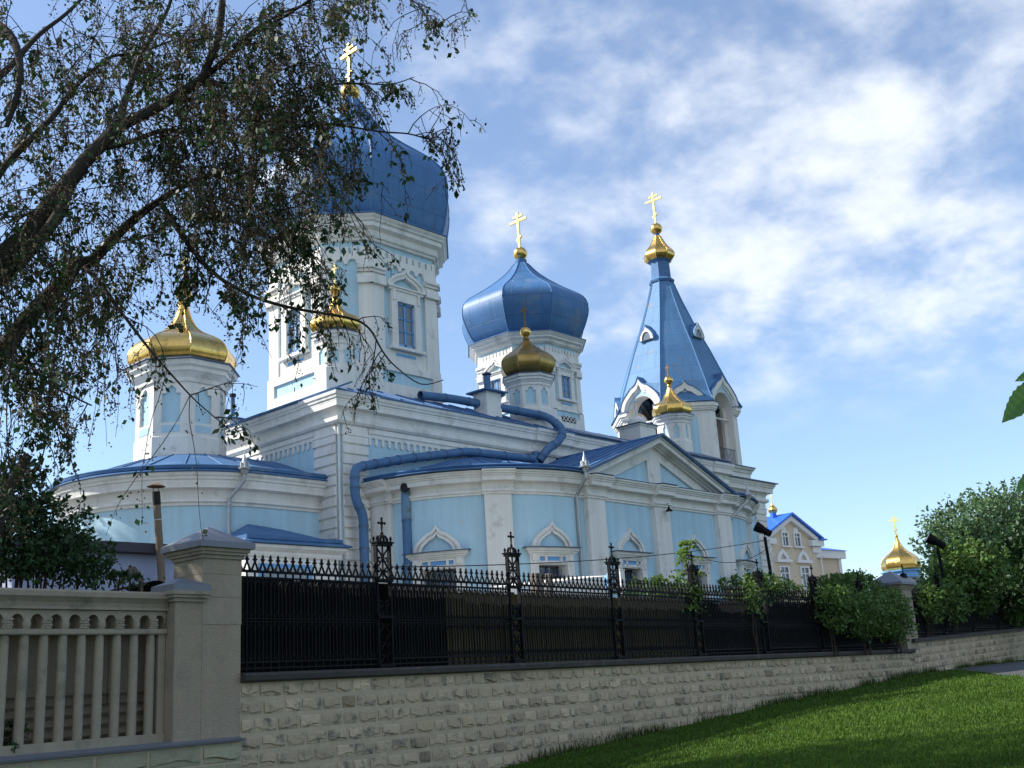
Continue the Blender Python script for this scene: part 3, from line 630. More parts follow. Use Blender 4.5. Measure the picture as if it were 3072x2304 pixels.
# zinc downpipes with crowned hoppers
def downpipe(x, y, z0, z1, ox, oy, hop=True):
    b = MB()
    b.tube([(x + ox, y + oy, z1), (x + ox, y + oy, z1 - .22), (x, y, z1 - .75), (x, y, z0)], .062, 8, ZINC)
    for z in (z1 - .95, z1 - 1.9, z1 - 2.9): b.tube([(x, y, z), (x, y, z + .05)], .075, 8, ZINC)
    if hop:
        cx, cy = x + ox, y + oy
        b.lathe((cx, cy, 0), [(.07, z1 - .05), (.11, z1), (.13, z1 + .08), (.19, z1 + .12), (.20, z1 + .17), (.12, z1 + .2), (.09, z1 + .35), (.04, z1 + .5), (.01, z1 + .68)], 10, ZINC)
        for i in range(6): t = i * pi / 3; b.box(cx + .12 * cos(t) - .02, cx + .12 * cos(t) + .02, cy + .12 * sin(t) - .02, cy + .12 * sin(t) + .02, z1 + .16, z1 + .34, ZINC)
    b.build('downpipe', CH, smooth=40)
downpipe(28.68, YP - .08, 2.6, 8.42, -.08, -.52); downpipe(18.9, 29.13, 4.0, 8.45, .25, .0 - .42)
b = MB(); b.tube([(39.05, YP - .55, 8.36), (38.95, YP - .5, 8.2), (38.25, YP - .26, 7.62), (38.2, YP - .2, 7.5)], .062, 8, ZINC); b.lathe((39.05, YP - .55, 0), [(.09, 8.3), (.13, 8.42), (.16, 8.48), (.10, 8.55), (.05, 8.75), (.01, 8.95)], 8, ZINC); b.build('downpipe', CH, smooth=40)
# --- fat blue ventilation duct along the roofs, and the second one with an open mouth
def duct(pts, r_, mt, joints, name, extra=None):
    b = MB(); b.tube(pts, r_, 16, mt, caps=False)
    for j, t in joints:
        p = Vector(pts[j]).lerp(Vector(pts[j + 1]), t); d = (Vector(pts[j + 1]) - Vector(pts[j])).normalized()
        b.tube([p - d * .06, p + d * .06], r_ * 1.05, 16, mt, caps=False); b.tube([p - d * .018, p - d * .017, p + d * .017, p + d * .018], [r_, r_ * 1.12, r_ * 1.12, r_], 16, ROOFG, caps=False)
    if extra: extra(b)
    return b.build(name, CH, smooth=40)
def bend(P, r_=.35, n=4):
    P = [Vector(p) for p in P]; out = [P[0]]
    for i in range(1, len(P) - 1):
        a = P[i] + (P[i - 1] - P[i]).normalized() * r_; c = P[i] + (P[i + 1] - P[i]).normalized() * r_
        for q in range(n + 1): t = q / n; out.append((1 - t) ** 2 * a + 2 * t * (1 - t) * P[i] + t * t * c)
    out.append(P[-1]); return out
low = bend([(22.95, 27.62, 3.0), (22.95, 27.62, 7.25), (22.62, 27.62, 7.75), (22.62, 27.62, 8.78), (25.0, 27.80, 9.36), (28.1, 27.85, 9.98), (31.75, 27.85, 10.10)], .30)
duct(low, .155, PIPE, [(0, .55), (0, .8), (0, .985), (5, .5), (10, .15), (10, .9), (15, .06), (15, .36), (15, .68), (15, .97), (20, .05), (20, .33), (20, .66), (20, .97), (25, .08), (25, .5), (25, .9)], 'duct')
duct(bend([(27.5, 29.6, 12.42), (29.2, 29.55, 12.52), (32.9, 27.95, 11.98), (33.15, 27.35, 11.35), (32.85, 27.35, 10.85), (32.3, 27.55, 10.5), (31.95, 27.72, 10.02)], .30), .165, PIPE, [(0, .9), (5, .1), (5, .4), (5, .7), (5, .97), (10, .5), (15, .5), (20, .5), (25, .2), (25, .8)], 'duct')
b = MB(); b.tube([(31.9, 27.86, 9.85), (31.9, 27.86, 10.4)], .14, 14, PIPE); b.build('duct', CH, smooth=40)
def mouth(b):
    e0 = Vector((24.02, 26.72, 8.0)); dr = Vector((-.70, -.70, .10)).normalized(); e1 = e0 + dr * .36
    b.tube(bend([(24.02, 26.72, 7.62), e0, e1], .17, 6), .16, 16, PIPER, caps=False); b.tube([e1 - dr * .03, e1 + dr * .01], .172, 16, PIPE, caps=False)
    b.tube([e1 - dr * .22, e1 - dr * .02], [.12, .152], 16, DARK, caps=True)
    b.tube([(24.02, 26.72, 7.05), (24.02, 26.72, 7.62)], .163, 16, PIPER, caps=False)
duct([(24.02, 26.72, 3.0), (24.02, 26.72, 5.2), (24.02, 26.72, 7.05)], .155, PIPE, [(0, .7), (1, .02), (1, .98)], 'duct', mouth)
# --- chimneys on the nave roof
b = MB(); qx, qy = 30.55, 29.0
b.box(qx - .42, qx + .42, qy - .36, qy + .36, 11.6, 12.80, WORN)
b.add([(qx + s * .62, qy + t * .56, 12.80) for s, t in ((-1, -1), (1, -1), (1, 1), (-1, 1))] + [(qx + s * .62, qy + t * .56, 12.86) for s, t in ((-1, -1), (1, -1), (1, 1), (-1, 1))] + [(qx, qy, 13.05)], [(0, 3, 2, 1), (0, 1, 5, 4), (1, 2, 6, 5), (2, 3, 7, 6), (3, 0, 4, 7), (4, 5, 8), (5, 6, 8), (6, 7, 8), (7, 4, 8)], ROOF)
b.tube([(qx + .05, qy, 12.95), (qx + .05, qy, 13.55)], .14, 12, PIPE); b.tube([(qx + .05, qy, 13.55), (qx + .05, qy, 13.62)], .05, 6, ROOFG); b.lathe((qx + .05, qy, 0), [(.21, 13.60), (.16, 13.66), (.01, 13.74)], 10, ROOFG)
b.tube([(qx + .75, qy + .2, 12.3), (qx + .75, qy + .2, 12.8), (qx + 1.05, qy + .1, 13.0)], .13, 10, PIPE)
b.build('chimney', CH, smooth=30)
b = MB(); hx, hy = 22.55, 34.6
b.box(hx - .35, hx + .35, hy - .35, hy + .35, 11.2, 11.80, WORN); b.add([(hx - .5, hy - .5, 11.8), (hx + .5, hy - .5, 11.8), (hx + .5, hy + .5, 11.8), (hx - .5, hy + .5, 11.8), (hx, hy, 12.0)], [(3, 2, 1, 0), (0, 1, 4), (1, 2, 4), (2, 3, 4), (3, 0, 4)], ROOF)
b.tube([(hx, hy, 11.9), (hx, hy, 12.75)], .085, 10, PIPE); b.lathe((hx, hy, 0), [(.12, 12.72), (.13, 12.8), (.11, 12.84), (.02, 12.84)], 10, DARK)
b.build('chimney', CH, smooth=30)
# --- porch in front of the apse
b = MB(); bx0, bx1, by0, by1 = 18.45, 21.75, 27.45, 29.3
b.box(bx0, bx1, by0, by1, 2.0, 6.0, WHITE)
b.sweep([(bx0, by1), (bx0, by0), (bx1, by0), (bx1, by1)], [(0, 5.70), (.05, 5.72), (.08, 5.80), (.08, 5.86), (.18, 5.94), (.22, 5.97), (.22, 6.06), (0, 6.07)], WHITE)
fp = plane(bx0, by0, 1, 0); b.fbox(fp, .35, 2.3, 4.2, 5.52, -.0, .012, BLUE2); b.fbox(fp, .55, 2.1, 4.3, 5.40, .012, .02, PANE)
b.build('porch_wall', CH)
b = MB(); e = .32
b.add([(bx0 - e, by0 - e, 6.08), (bx1 + e, by0 - e, 6.08), (bx1 + e, by1, 6.08), (bx0 - e, by1, 6.08), (bx0 - e, by0 - e, 6.13), (bx1 + e, by0 - e, 6.13), (bx1 + e, by1, 6.13), (bx0 - e, by1, 6.13), (bx0 + 1.1, by1 - .2, 6.95), (bx1 - .9, by1 - .2, 6.85)],
      [(3, 2, 1, 0), (0, 1, 5, 4), (1, 2, 6, 5), (3, 0, 4, 7), (4, 5, 9, 8), (5, 6, 9), (7, 4, 8)], ROOF)
b.sweep([(bx0 - .08, by1), (bx0 - .08, by0 - .08), (bx1 + .08, by0 - .08)], [(0, 6.2), (.06, 6.22), (.07, 6.33), (0, 6.34)], ROOF)
b.build('porch_roof', CH)
# ================================================================== bell tower
TX, TY, TH = 50.14, YC, 3.10
tb = [(TX - TH, TY + TH), (TX - TH, TY - TH), (TX + TH, TY - TH), (TX + TH, TY + TH)]
b = MB(); b.sweep(tb, [(0, 2.2), (0, 11.2)], BLUE, closed=True); b.build('tower_base_wall', CH)
b = MB(); b.sweep(tb, [(o * 1.3, z) for o, z in NAVE_C], WHITE, closed=True)
for P in (((TX - TH), (TY - TH)), ((TX + TH), (TY - TH))):
    pass
b.sweep(tb, [(.5, 11.36), (.66, 11.37), (.64, 11.42), (-1.0, 11.95)], ROOFG, closed=True)
b.build('tower_base_cornice', CH)
fT = plane(TX - TH, TY - TH, 1, 0); fT2 = plane(TX + TH, TY - TH, 0, 1); fT3 = plane(TX - TH, TY + TH, 0, -1)
mb = MB(); quoin(fT, 2 * TH - 1.15, 2 * TH - .02); quoin(fT2, .02, 1.15); mb.build('rusticated_corner', CH)
mb = MB(); quoin(fT, .02, 1.15); quoin(fT3, 2 * TH - 1.15, 2 * TH - .02); mb.build('rusticated_corner', CH)
BH = 3.10; TC = (TX, TY, 0)
b = MB(); b.rings(TC, OCT, [(BH + .34, 11.3), (BH + .34, 12.02), (BH + .30, 12.06), (BH + .02, 12.1)], WHITE)
b.sweep(outline(TC, OCT, BH + .34), [(0, 11.72), (.06, 11.75), (.12, 11.88), (.22, 11.94), (.24, 12.02), (0, 12.05)], WHITE, closed=True)
b.sweep(outline(TC, OCT, BH + .34), [(.22, 12.02), (.30, 12.03), (.28, 12.07), (-.3, 12.12)], ROOFG, closed=True)
b.build('belfry_base', CH)
# belfry shell: eight faces, arches on the cardinal ones
out_ = outline(TC, OCT, BH); b = MB(); kk = MB(); niche = MB()
ZS, ZA, ZK = 15.30, .86, 15.42
for i in range(8):
    f, l = face_of(out_[i], out_[(i + 1) % 8]); card = i % 2 == 0; h = l / 2
    if card:
        a = ZA; hole = [(-a, 12.05), (-a, 13.2), (-a, 14.3)] + list(reversed(arc(0, ZS, a, 12))) + [(a, 14.3), (a, 13.2), (a, 12.05)]
        outer = [(-h, 12.05), (-h, 13.2), (-h, 14.3)] + [(-h + 2 * h * q / 12, 15.4 if q in (0, 12) else 16.6) for q in range(13)] + [(h, 14.3), (h, 13.2), (h, 12.05)]
        outer = [(-h, 12.05), (-h, 13.2), (-h, 14.3)] + [(x, z) for x, z in reversed(ogee(0, ZK, h, 1.66))][::2] + [(h, 14.3), (h, 13.2), (h, 12.05)]
        b.fstrip(f, outer, hole, -.75, 0, WHITE)
        for x in range(1): pass
        # tympanum tint, mouldings
        O = ogee(0, ZK + .05, h * 1.04, 1.72); I_ = ogee(0, ZK + .05, h * .84, 1.36)
        kk.fstrip(f, O, I_, -.05, .16, WHITE); kk.fstrip(f, ogee(0, ZK + .05, h * .84, 1.36), ogee(0, ZK + .05, h * .74, 1.20), 0, .07, WHITE)
        kk.fstrip(f, ogee(0, ZK + .05, h * 1.07, 1.78), ogee(0, ZK + .05, h * 1.04, 1.72), -1.2, .20, ROOF)
        niche.fstrip(f, list(reversed(ogee(0, ZK + .05, h * .74, 1.20)))[::2], list(reversed(arc(0, ZS, a + .05, 12))), 0, .012, BLUE)
        # tie bar, railing
        b.tube([f(-a, 14.75, -.3), f(a, 14.75, -.3)], .05, 6, WHITE)
    else:
        b.fbox(f, -h, h, 12.05, 15.5, -.75, 0, WHITE)
        niche.fpoly(f, [(-h * .42, 12.5), (h * .42, 12.5), (h * .42, 14.5)] + arc(0, 14.5, h * .42, 8)[1:-1] + [(-h * .42, 14.5)], 0, .012, BLUE)
        O = ogee(0, 15.55, h * .80, 1.10); kk.fstrip(f, O, ogee(0, 15.55, h * .56, .70), -.1, .16, WHITE)
        kk.fstrip(f, ogee(0, 15.55, h * .83, 1.16), O, -1.1, .20, ROOF); niche.fpoly(f, arc(0, 15.55, h * .56, 10, .68), -.02, .03, BLUE)
tw = b.build('belfry', CH); kk.build('keel_arch', tw); niche.build('niche', tw)
pier = [MB() for _ in range(4)]
for i in range(8):                                             # cornice pieces at the piers
    A_, B_ = out_[i], out_[(i + 1) % 8]; f, l = face_of(A_, B_)
    if i % 2 == 0: segs = ((-l / 2, -ZA - .02), (ZA + .02, l / 2))
    else: segs = ((-l / 2, l / 2),)
    for q_, (s0, s1) in enumerate(segs):
        b = pier[((i - 1) // 2 if i % 2 else (i // 2 - 1 if q_ == 0 else i // 2)) % 4]
        for d, z0, z1, mt in ((.10, 15.02, 15.10, WHITE), (.16, 15.10, 15.22, WHITE), (.24, 15.22, 15.42, WHITE), (.28, 15.42, 15.47, ROOFG)):
            e0 = d * .4 if abs(s0 + l / 2) < .01 else 0; e1 = d * .4 if abs(s1 - l / 2) < .01 else 0
            b.fbox(f, s0 - e0, s1 + e1, z0, z1, -.01, d, mt)
for b in pier: b.build('belfry_cornice', tw)
for i in (0, 4, 6):
    f, l = face_of(out_[i], out_[(i + 1) % 8]); r_ = MB()
    for v in (12.15, 13.08): r_.tube([f(-ZA, v, -.12), f(ZA, v, -.12)], .022, 5, GRILLE)
    for q in range(13): u = -ZA + .06 + q * (2 * ZA - .12) / 12; r_.tube([f(u, 12.1, -.12), f(u, 13.08, -.12)], .014, 4, GRILLE)
    r_.build('railing', tw)
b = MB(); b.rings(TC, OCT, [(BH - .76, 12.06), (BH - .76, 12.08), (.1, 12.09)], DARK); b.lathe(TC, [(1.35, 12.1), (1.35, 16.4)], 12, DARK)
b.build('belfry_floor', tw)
for q, (dx, dy, rr, zz) in enumerate(((-1.9, .3, .34, 14.2), (-1.8, -.55, .26, 14.3), (.4, -1.9, .3, 14.2))):
    e_ = MB(); e_.lathe((TX + dx, TY + dy, 0), [(rr, zz), (rr * .9, zz + .08), (rr * .68, zz + .25), (rr * .55, zz + .5), (rr * .35, zz + .62), (.03, zz + .66)], 14, RUSTX); e_.build('bell', CH, smooth=40)
# tent roof
TP = [(BH + .32, 15.46), (3.10, 16.1), (2.92, 16.7), (2.60, 17.59), (2.1, 19.0), (1.45, 20.64), (.95, 22.1), (.58, 23.36)]
b = MB(); b.rings(TC, OCT, TP[2:], TENT)
for i in (0, 2, 4, 6):                                            # sheet between each keel arch and the hips
    f, l = face_of(out_[i], out_[(i + 1) % 8]); h = l / 2; og = ogee(0, ZK + .05, h * 1.06, 1.76)
    for sg, vi in ((1, (i + 1) % 8), (-1, i)):
        half = og[:13] if sg > 0 else list(reversed(og[12:])); Bp = []
        rg = [Vector((TC[0] + OCT[vi][0] * a, TC[1] + OCT[vi][1] * a, z)) for a, z in TP[:3]]; rg.append((rg[2] + Vector((TC[0] + OCT[(i if sg > 0 else (i + 1) % 8)][0] * TP[2][0], TC[1] + OCT[(i if sg > 0 else (i + 1) % 8)][1] * TP[2][0], TP[2][1]))) / 2)
        for q in range(13):
            t = q / 12 * 3; j = min(2, int(t)); Bp.append(rg[j].lerp(rg[j + 1], t - j))
        A_ = [f(u, v, -.04) for u, v in half]
        b.add(A_ + Bp, [(q, q + 1, 14 + q, 13 + q) for q in range(12)], TENT)
for i in (1, 3, 5, 7):
    for (r0_, z0_), (r1_, z1_) in zip(TP[:2], TP[1:3]):
        A0, A1 = outline(TC, OCT, r0_), outline(TC, OCT, r1_); j = (i + 1) % 8
        b.add([(*A0[i], z0_), (*A0[j], z0_), (*A1[j], z1_), (*A1[i], z1_)], [(0, 1, 2, 3)], TENT, uvs=[[(i * 7.3, z0_), (i * 7.3 + 2.6, z0_), (i * 7.3 + 2.5, z1_), (i * 7.3 + .1, z1_)]])
ridges(b, TC, OCT, TP, TENT, .045)
for i in (0, 2, 4, 6):                                            # dormers
    f, l = face_of(outline(TC, OCT, 1.62)[i], outline(TC, OCT, 1.62)[(i + 1) % 8])
    b.fstrip(f, ogee(0, 19.55, .50, .88), ogee(0, 19.55, .46, .82), -.6, .50, TENT); b.fstrip(f, ogee(0, 19.55, .46, .82), arc(0, 19.55, .30, 24, .46), -.5, .48, WHITE)
    b.fpoly(f, arc(0, 19.55, .30, 10, .46), -.5, .42, PANE)
b.build('tent_roof', CH)
b = MB(); b.rings(TC, OCT, [(.66, 23.3), (.70, 23.42), (.62, 23.5), (.52, 23.6), (.50, 24.55), (.62, 24.65), (.66, 24.72), (.4, 24.76)], ROOF); b.build('tent_neck', CH)
onion('tower_dome', TC, OCT, [(.66, 24.68), (.80, 24.86), (.84, 25.05), (.74, 25.28), (.52, 25.55), (.36, 25.85), (.25, 26.1), (.19, 26.25)], GOLD, 26.72, .36, (27.05, 29.0), rid=.02, neck=([(.16, 26.2), (.16, 26.45), (.12, 26.5)], ROOF), arms=(.29, .155, .15), th=.045, wd=.06)
# ================================================================== site: materials
STONE = mat('limestone_block', (.46, .37, .25), .92, var=.16, vscale=1.6, fine=.18, fscale=14, attr=True, stain=(.10, .10, .09), stain_amt=.8, stain_scale=3.4, bump=.8, bscale=26, spec=.15, stain_lo=.53, stain_hi=.66)
OCHRE = mat('ochre_limestone', (.43, .345, .22), .92, var=.18, vscale=1.6, fine=.15, attr=True, stain=(.15, .13, .10), stain_amt=.7, stain_scale=3, bump=.7, bscale=26, spec=.15)
MORTAR = mat('lime_mortar', (.455, .375, .265), .95, var=.16, vscale=1.4, fine=.12, stain=(.20, .18, .13), stain_amt=.5, stain_scale=1.2, bump=.3, bscale=22, spec=.1)
CONC = mat('cast_concrete', (.31, .265, .20), .92, var=.16, vscale=1.8, fine=.12, streak=.20, stain=(.10, .10, .075), stain_amt=.75, stain_scale=1.6, bump=.4, bscale=24, spec=.15)
RENDER = mat('roughcast_render', (.33, .27, .20), .95, var=.20, vscale=1.1, fine=.14, fscale=18, streak=.16, stain=(.16, .155, .13), stain_amt=.7, stain_scale=1.1, bump=.9, bscale=38, spec=.1)
MOSSY = mat('mossy_stone', (.30, .28, .19), .95, var=.16, vscale=1.5, fine=.14, fscale=16, attr=True, stain=(.12, .12, .08), stain_amt=.6, stain_scale=2.4, bump=.8, bscale=24, spec=.1)
SHEET = mat('grey_zinc_sheet', (.17, .18, .205), .55, .25, var=.12, vscale=1.2, fine=.06, stain=(.12, .12, .12), stain_amt=.4, stain_scale=2)
CAPM = mat('dark_capstone', (.055, .05, .045), .8, var=.3, vscale=1.5, fine=.2, stain=(.20, .19, .17), stain_amt=.35, stain_scale=3, spec=.25)
BOARDD = mat('black_boards', (.006, .006, .006), .95, var=.3, vscale=2, streak=.3, spec=.1)
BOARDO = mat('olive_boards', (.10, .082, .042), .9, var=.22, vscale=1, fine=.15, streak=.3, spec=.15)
WOOD = mat('grey_wood', (.16, .13, .11), .9, var=.2, vscale=2, streak=.3)
LILAC = mat('lilac_render', (.33, .36, .50), .9, var=.08, streak=.06)
SHROOF = mat('dark_shed_roof', (.05, .045, .06), .8, var=.2)
STEELP = mat('rusty_stovepipe', (.17, .125, .085), .75, .2, var=.25, vscale=2.5, fine=.12, stain=(.24, .22, .19), stain_amt=.7, stain_scale=1.6)
SOOT = mat('soot', (.012, .011, .010), .9)
WIRE = mat('black_cable', (.03, .03, .035), .6)
BEIGE = mat('beige_render', (.60, .49, .37), .9, var=.04, streak=.03)
TRIM = mat('white_trim', (.72, .72, .72), .8, var=.04)
BROOF = mat('bright_blue_tiles', (.02, .13, .62), .45, .1, var=.12, vscale=3)
def onY(x, y, Y):
    d = ray(x, y); return CAM + d * ((Y - CAM.y) / d.y)
UX, UY = 1 / math.hypot(1, .08), .08 / math.hypot(1, .08)
fW = plane(10.70, 16.13, UX, UY)
def zw(x):
    P = [(-400, -.9), (-20, -.9), (10, -.36), (17.4, -.02), (23.2, .26), (31.3, .63), (42, 1.05), (58, 1.34), (120, 1.6), (900, 1.8)]
    for (a, b), (c, d) in zip(P, P[1:]):
        if x <= c: return b + (d - b) * (x - a) / (c - a)
    return P[-1][1]
def gz(x, y):
    dist = max(0.0, (16.13 + .08 * (x - 10.7)) - y)
    return zw(x) + .032 * min(dist, 40) + (0 if dist < 1 else .03 * sin(x * .9) * sin(y * .8) * min(1, (dist - 1) / 3))
# ------------------------------------------------------------------ ground
SOIL = mat('lawn_soil', (.022, .045, .009), .95, var=.3, vscale=.8, fine=.25, fscale=14, bump=.8, bscale=20, spec=.1)
YARD = mat('yard_paving', (.17, .165, .15), .9, var=.1)
ASPH = mat('asphalt', (.05, .05, .052), .9, var=.15, vscale=2, fine=.12, fscale=30, bump=.3, bscale=60)
b = MB()
xs = [-300, -120, -60, -30, -15] + [i * 1.0 for i in range(-8, 71)] + [80, 95, 120, 160, 250, 500, 900]
ysr = [-600, -200, -80, -40, -20] + [i * .8 - 10 for i in range(0, 40)] + [24, 40, 100, 900]
vs = [(x, y, gz(x, y)) for y in ysr for x in xs]; nx = len(xs)
b.add(vs, [(j * nx + i, j * nx + i + 1, (j + 1) * nx + i + 1, (j + 1) * nx + i) for j in range(len(ysr) - 1) for i in range(nx - 1)], SOIL)
struct(b.build('ground', smooth=180))
b = MB()
q = [fW(-60, 0, -.5), fW(600, 0, -.5), (700, 700, 0), (-120, 700, 0)]
b.add([(x, y, 1.86) for x, y, z in q], [(0, 1, 2, 3)], YARD); struct(b.build('courtyard'))
b = MB(); P = []
PA, PD, PN = Vector((46.5, 19.0)), Vector((-.862, -.507)), Vector((.507, -.862))        # leaves the foot of the wall and runs off to the near right
def on_path(x, y): q = Vector((x, y)) - PA; return q.dot(PD) > -3 and 0 < q.dot(PN) + .12 * sin(q.dot(PD) * 1.3) < 9
for i in range(-3, 70):
    for j in range(10):
        p = PA + PD * i + PN * j; P.append((p.x, p.y, gz(p.x, p.y) + .035))
b.add(P, [(10 * i + j, 10 * i + j + 1, 10 * i + j + 11, 10 * i + j + 10) for i in range(72) for j in range(9)], ASPH); struct(b.build('path', smooth=180))
# ------------------------------------------------------------------ retaining walls
def stone_wall(name, label, u0, u1, ztop, slope, pitch=.28, mt=STONE, mo=MORTAR, w_off=0.0, zmin=None, seed=3, lens=(.36, .54), rough=1.0, bh=.205):
    r = random.Random(seed); t = thing(name, label, 'wall', fW(u0, -1, w_off))
    m = MB(); m.add([fW(u0, -2, w_off), fW(u1, -2, w_off), fW(u1, ztop + slope * (u1 - u0), w_off), fW(u0, ztop, w_off), fW(u0, -2, w_off - .55), fW(u1, -2, w_off - .55), fW(u1, ztop + slope * (u1 - u0), w_off - .55), fW(u0, ztop, w_off - .55)],
                    [(0, 1, 2, 3), (5, 4, 7, 6), (4, 0, 3, 7), (1, 5, 6, 2), (3, 2, 6, 7)], mo); m.build('mortar_bed', t)
    s = MB(); rows = int(3.2 / pitch)
    for k in range(rows):
        u = u0 + .02 - r.random() * .3
        while u < u1 - .12:
            L = r.uniform(*lens); a, d = max(u, u0 + .02), min(u + L - .055, u1 - .02); u += L
            if d - a < .12: continue
            x = fW(a, 0, 0)[0]; zt = ztop + slope * ((a + d) / 2 - u0) - pitch * k - .03; zb = zt - bh
            if zt < zw(x) - .15: continue
            n = 6; cols = []; tone = r.choice((1, 1, 1, 1.08, .95, .9, .86)) * r.uniform(.95, 1.05)
            if r.random() < .08: tone *= r.uniform(.6, .8)
            elif r.random() < .05: tone *= 1.15
            dep = r.uniform(.008, .034) * rough; brk_ = r.uniform(.12, .30); ph = r.uniform(0, 6)
            for i in range(n + 1):
                f_ = i / n; uu = a + (d - a) * f_; edge = 0 if i in (0, n) else 1
                lip = brk_ + .10 * sin(ph + f_ * 5) + r.uniform(-.05, .05); lip = max(.05, min(.5, lip)); h = zt - zb
                dd = dep * (.75 + .5 * r.random()) * (edge or .25)
                cols.append([(uu, zt, .002), (uu, zt - .15 * h, .006 + .25 * dd + r.uniform(0, .006)), (uu, zt - .5 * h, .006 + .6 * dd + r.uniform(0, .010)), (uu, zb + lip * h + .012, .006 + dd), (uu, zb + lip * h - .012, .004 + .15 * dd), (uu, zb + .02, .004 + r.uniform(0, .3) * dd), (uu, zb, .001)])
            vs = [fW(p[0], p[1], w_off + p[2]) for c in cols for p in c]; mtk = OCHRE if (mt is STONE and r.random() < .03) else mt
            s.add(vs, [(i * 7 + j, (i + 1) * 7 + j, (i + 1) * 7 + j + 1, i * 7 + j + 1) for i in range(n) for j in range(6)], mtk, tone)
    s.build('stone_face', t)
    return t
W1 = stone_wall('retaining_wall', 'pale rock-faced stone wall below the long black iron railing', .0, 32.45, 1.92, 0)
m = MB()
for i in range(16):
    a, d = .0 + i * 32.4 / 16, (i + 1) * 32.4 / 16 - .006
    m.sweep([fW(a, 0, 0)[:2], fW(d, 0, 0)[:2]], [(-.5, 1.925), (.10, 1.925), (.13, 1.95), (.14, 2.03), (.10, 2.07), (-.5, 2.10)], CAPM)
m.build('capstone', W1)
W2 = stone_wall('retaining_wall', 'higher stepped-up stretch of stone wall beyond the far pillar', 32.47, 92, 2.30, .028, seed=9)
m = MB(); m.add([fW(u, 2.30 + .028 * (u - 32.47) + z, w) for u in (32.47, 92) for w, z in ((-.5, .005), (.13, .005), (.14, .14), (-.5, .2))], [(0, 1, 5, 4), (1, 2, 6, 5), (2, 3, 7, 6), (3, 2, 1, 0)], CAPM); m.build('capstone', W2)
# base under pillar and balustrade
W3 = stone_wall('retaining_wall', 'mossy rough stone base under the concrete balustrade', -14, .0, 1.00, 0, pitch=.30, mt=MOSSY, mo=MORTAR, w_off=.03, seed=21, lens=(.7, 1.1), rough=1.7, bh=.27)
m = MB(); m.add([fW(u, z, w) for u in (-14, -.02) for w, z in ((-.6, 1.005), (.10, 1.005), (.11, 1.04), (-.02, 1.085), (-.6, 1.10))], [(0, 1, 6, 5), (1, 2, 7, 6), (2, 3, 8, 7), (3, 4, 9, 8), (9, 8, 7, 6, 5)], SHEET); m.build('flashing', W3)
# ------------------------------------------------------------------ pillars
def pyramid(b, f, u0, u1, w0, w1, z0, z1, rise, mt):
    c = ((u0 + u1) / 2, (w0 + w1) / 2)
    v = [f(u, z, w) for z in (z0, z1) for u, w in ((u0, w1), (u1, w1), (u1, w0), (u0, w0))] + [f(c[0], z1 + rise, c[1])]
    b.add(v, [(3, 2, 1, 0), (0, 1, 5, 4), (1, 2, 6, 5), (2, 3, 7, 6), (3, 0, 4, 7), (4, 5, 8), (5, 6, 8), (6, 7, 8), (7, 4, 8)], mt)
def pillar(name, label, u0, u1, z0, z1, depth, cap, rise, mt, joints=True, blocks=()):
    t = thing(name, label, 'pillar', fW((u0 + u1) / 2, z0, -depth / 2)); b = MB()
    b.fbox(fW, u0, u1, z0, z1, -depth, 0, mt)
    zj = [z0 + (z1 - z0) * .62, z0 + (z1 - z0) * .76, z0 + (z1 - z0) * .88]
    b.build('shaft', t)
    if joints:
        j = MB()
        for a, d in zip(zj, zj[1:] + [z1 - .12]): j.fbox(fW, u0 - .008, u1 + .008, a + .006, d - .002, -depth - .008, .008, CONC)
        j.build('stone_course', t)
    m = MB()
    for k, (o, a, d) in enumerate(((.04, z1 - .12, z1 - .06), (.08, z1 - .06, z1 - .01), (.11, z1 - .01, z1 + .05))): m.fbox(fW, u0 - o, u1 + o, a, d, -depth - o, o, CONC)
    m.build('moulding', t)
    m = MB(); pyramid(m, fW, u0 - cap, u1 + cap, -depth - cap, cap, z1 + .05, z1 + .15, rise, SHEET); m.build('cap', t)
    return t
pillar('fence_pillar', 'tall rendered pillar with a grey metal pyramid cap beside the railing', -.77, .0, .9, 4.06, .78, .17, .32, RENDER)
pillar('fence_pillar', 'low pillar with a flat grey metal cap at the end of the balustrade', -1.29, -.775, .9, 3.34, .42, .10, .15, RENDER, False)
pillar('fence_pillar', 'far pillar with a grey pyramid cap among the bushes', 31.95, 33.3, 1.5, 4.5, 1.0, .22, .5, CONC, False)
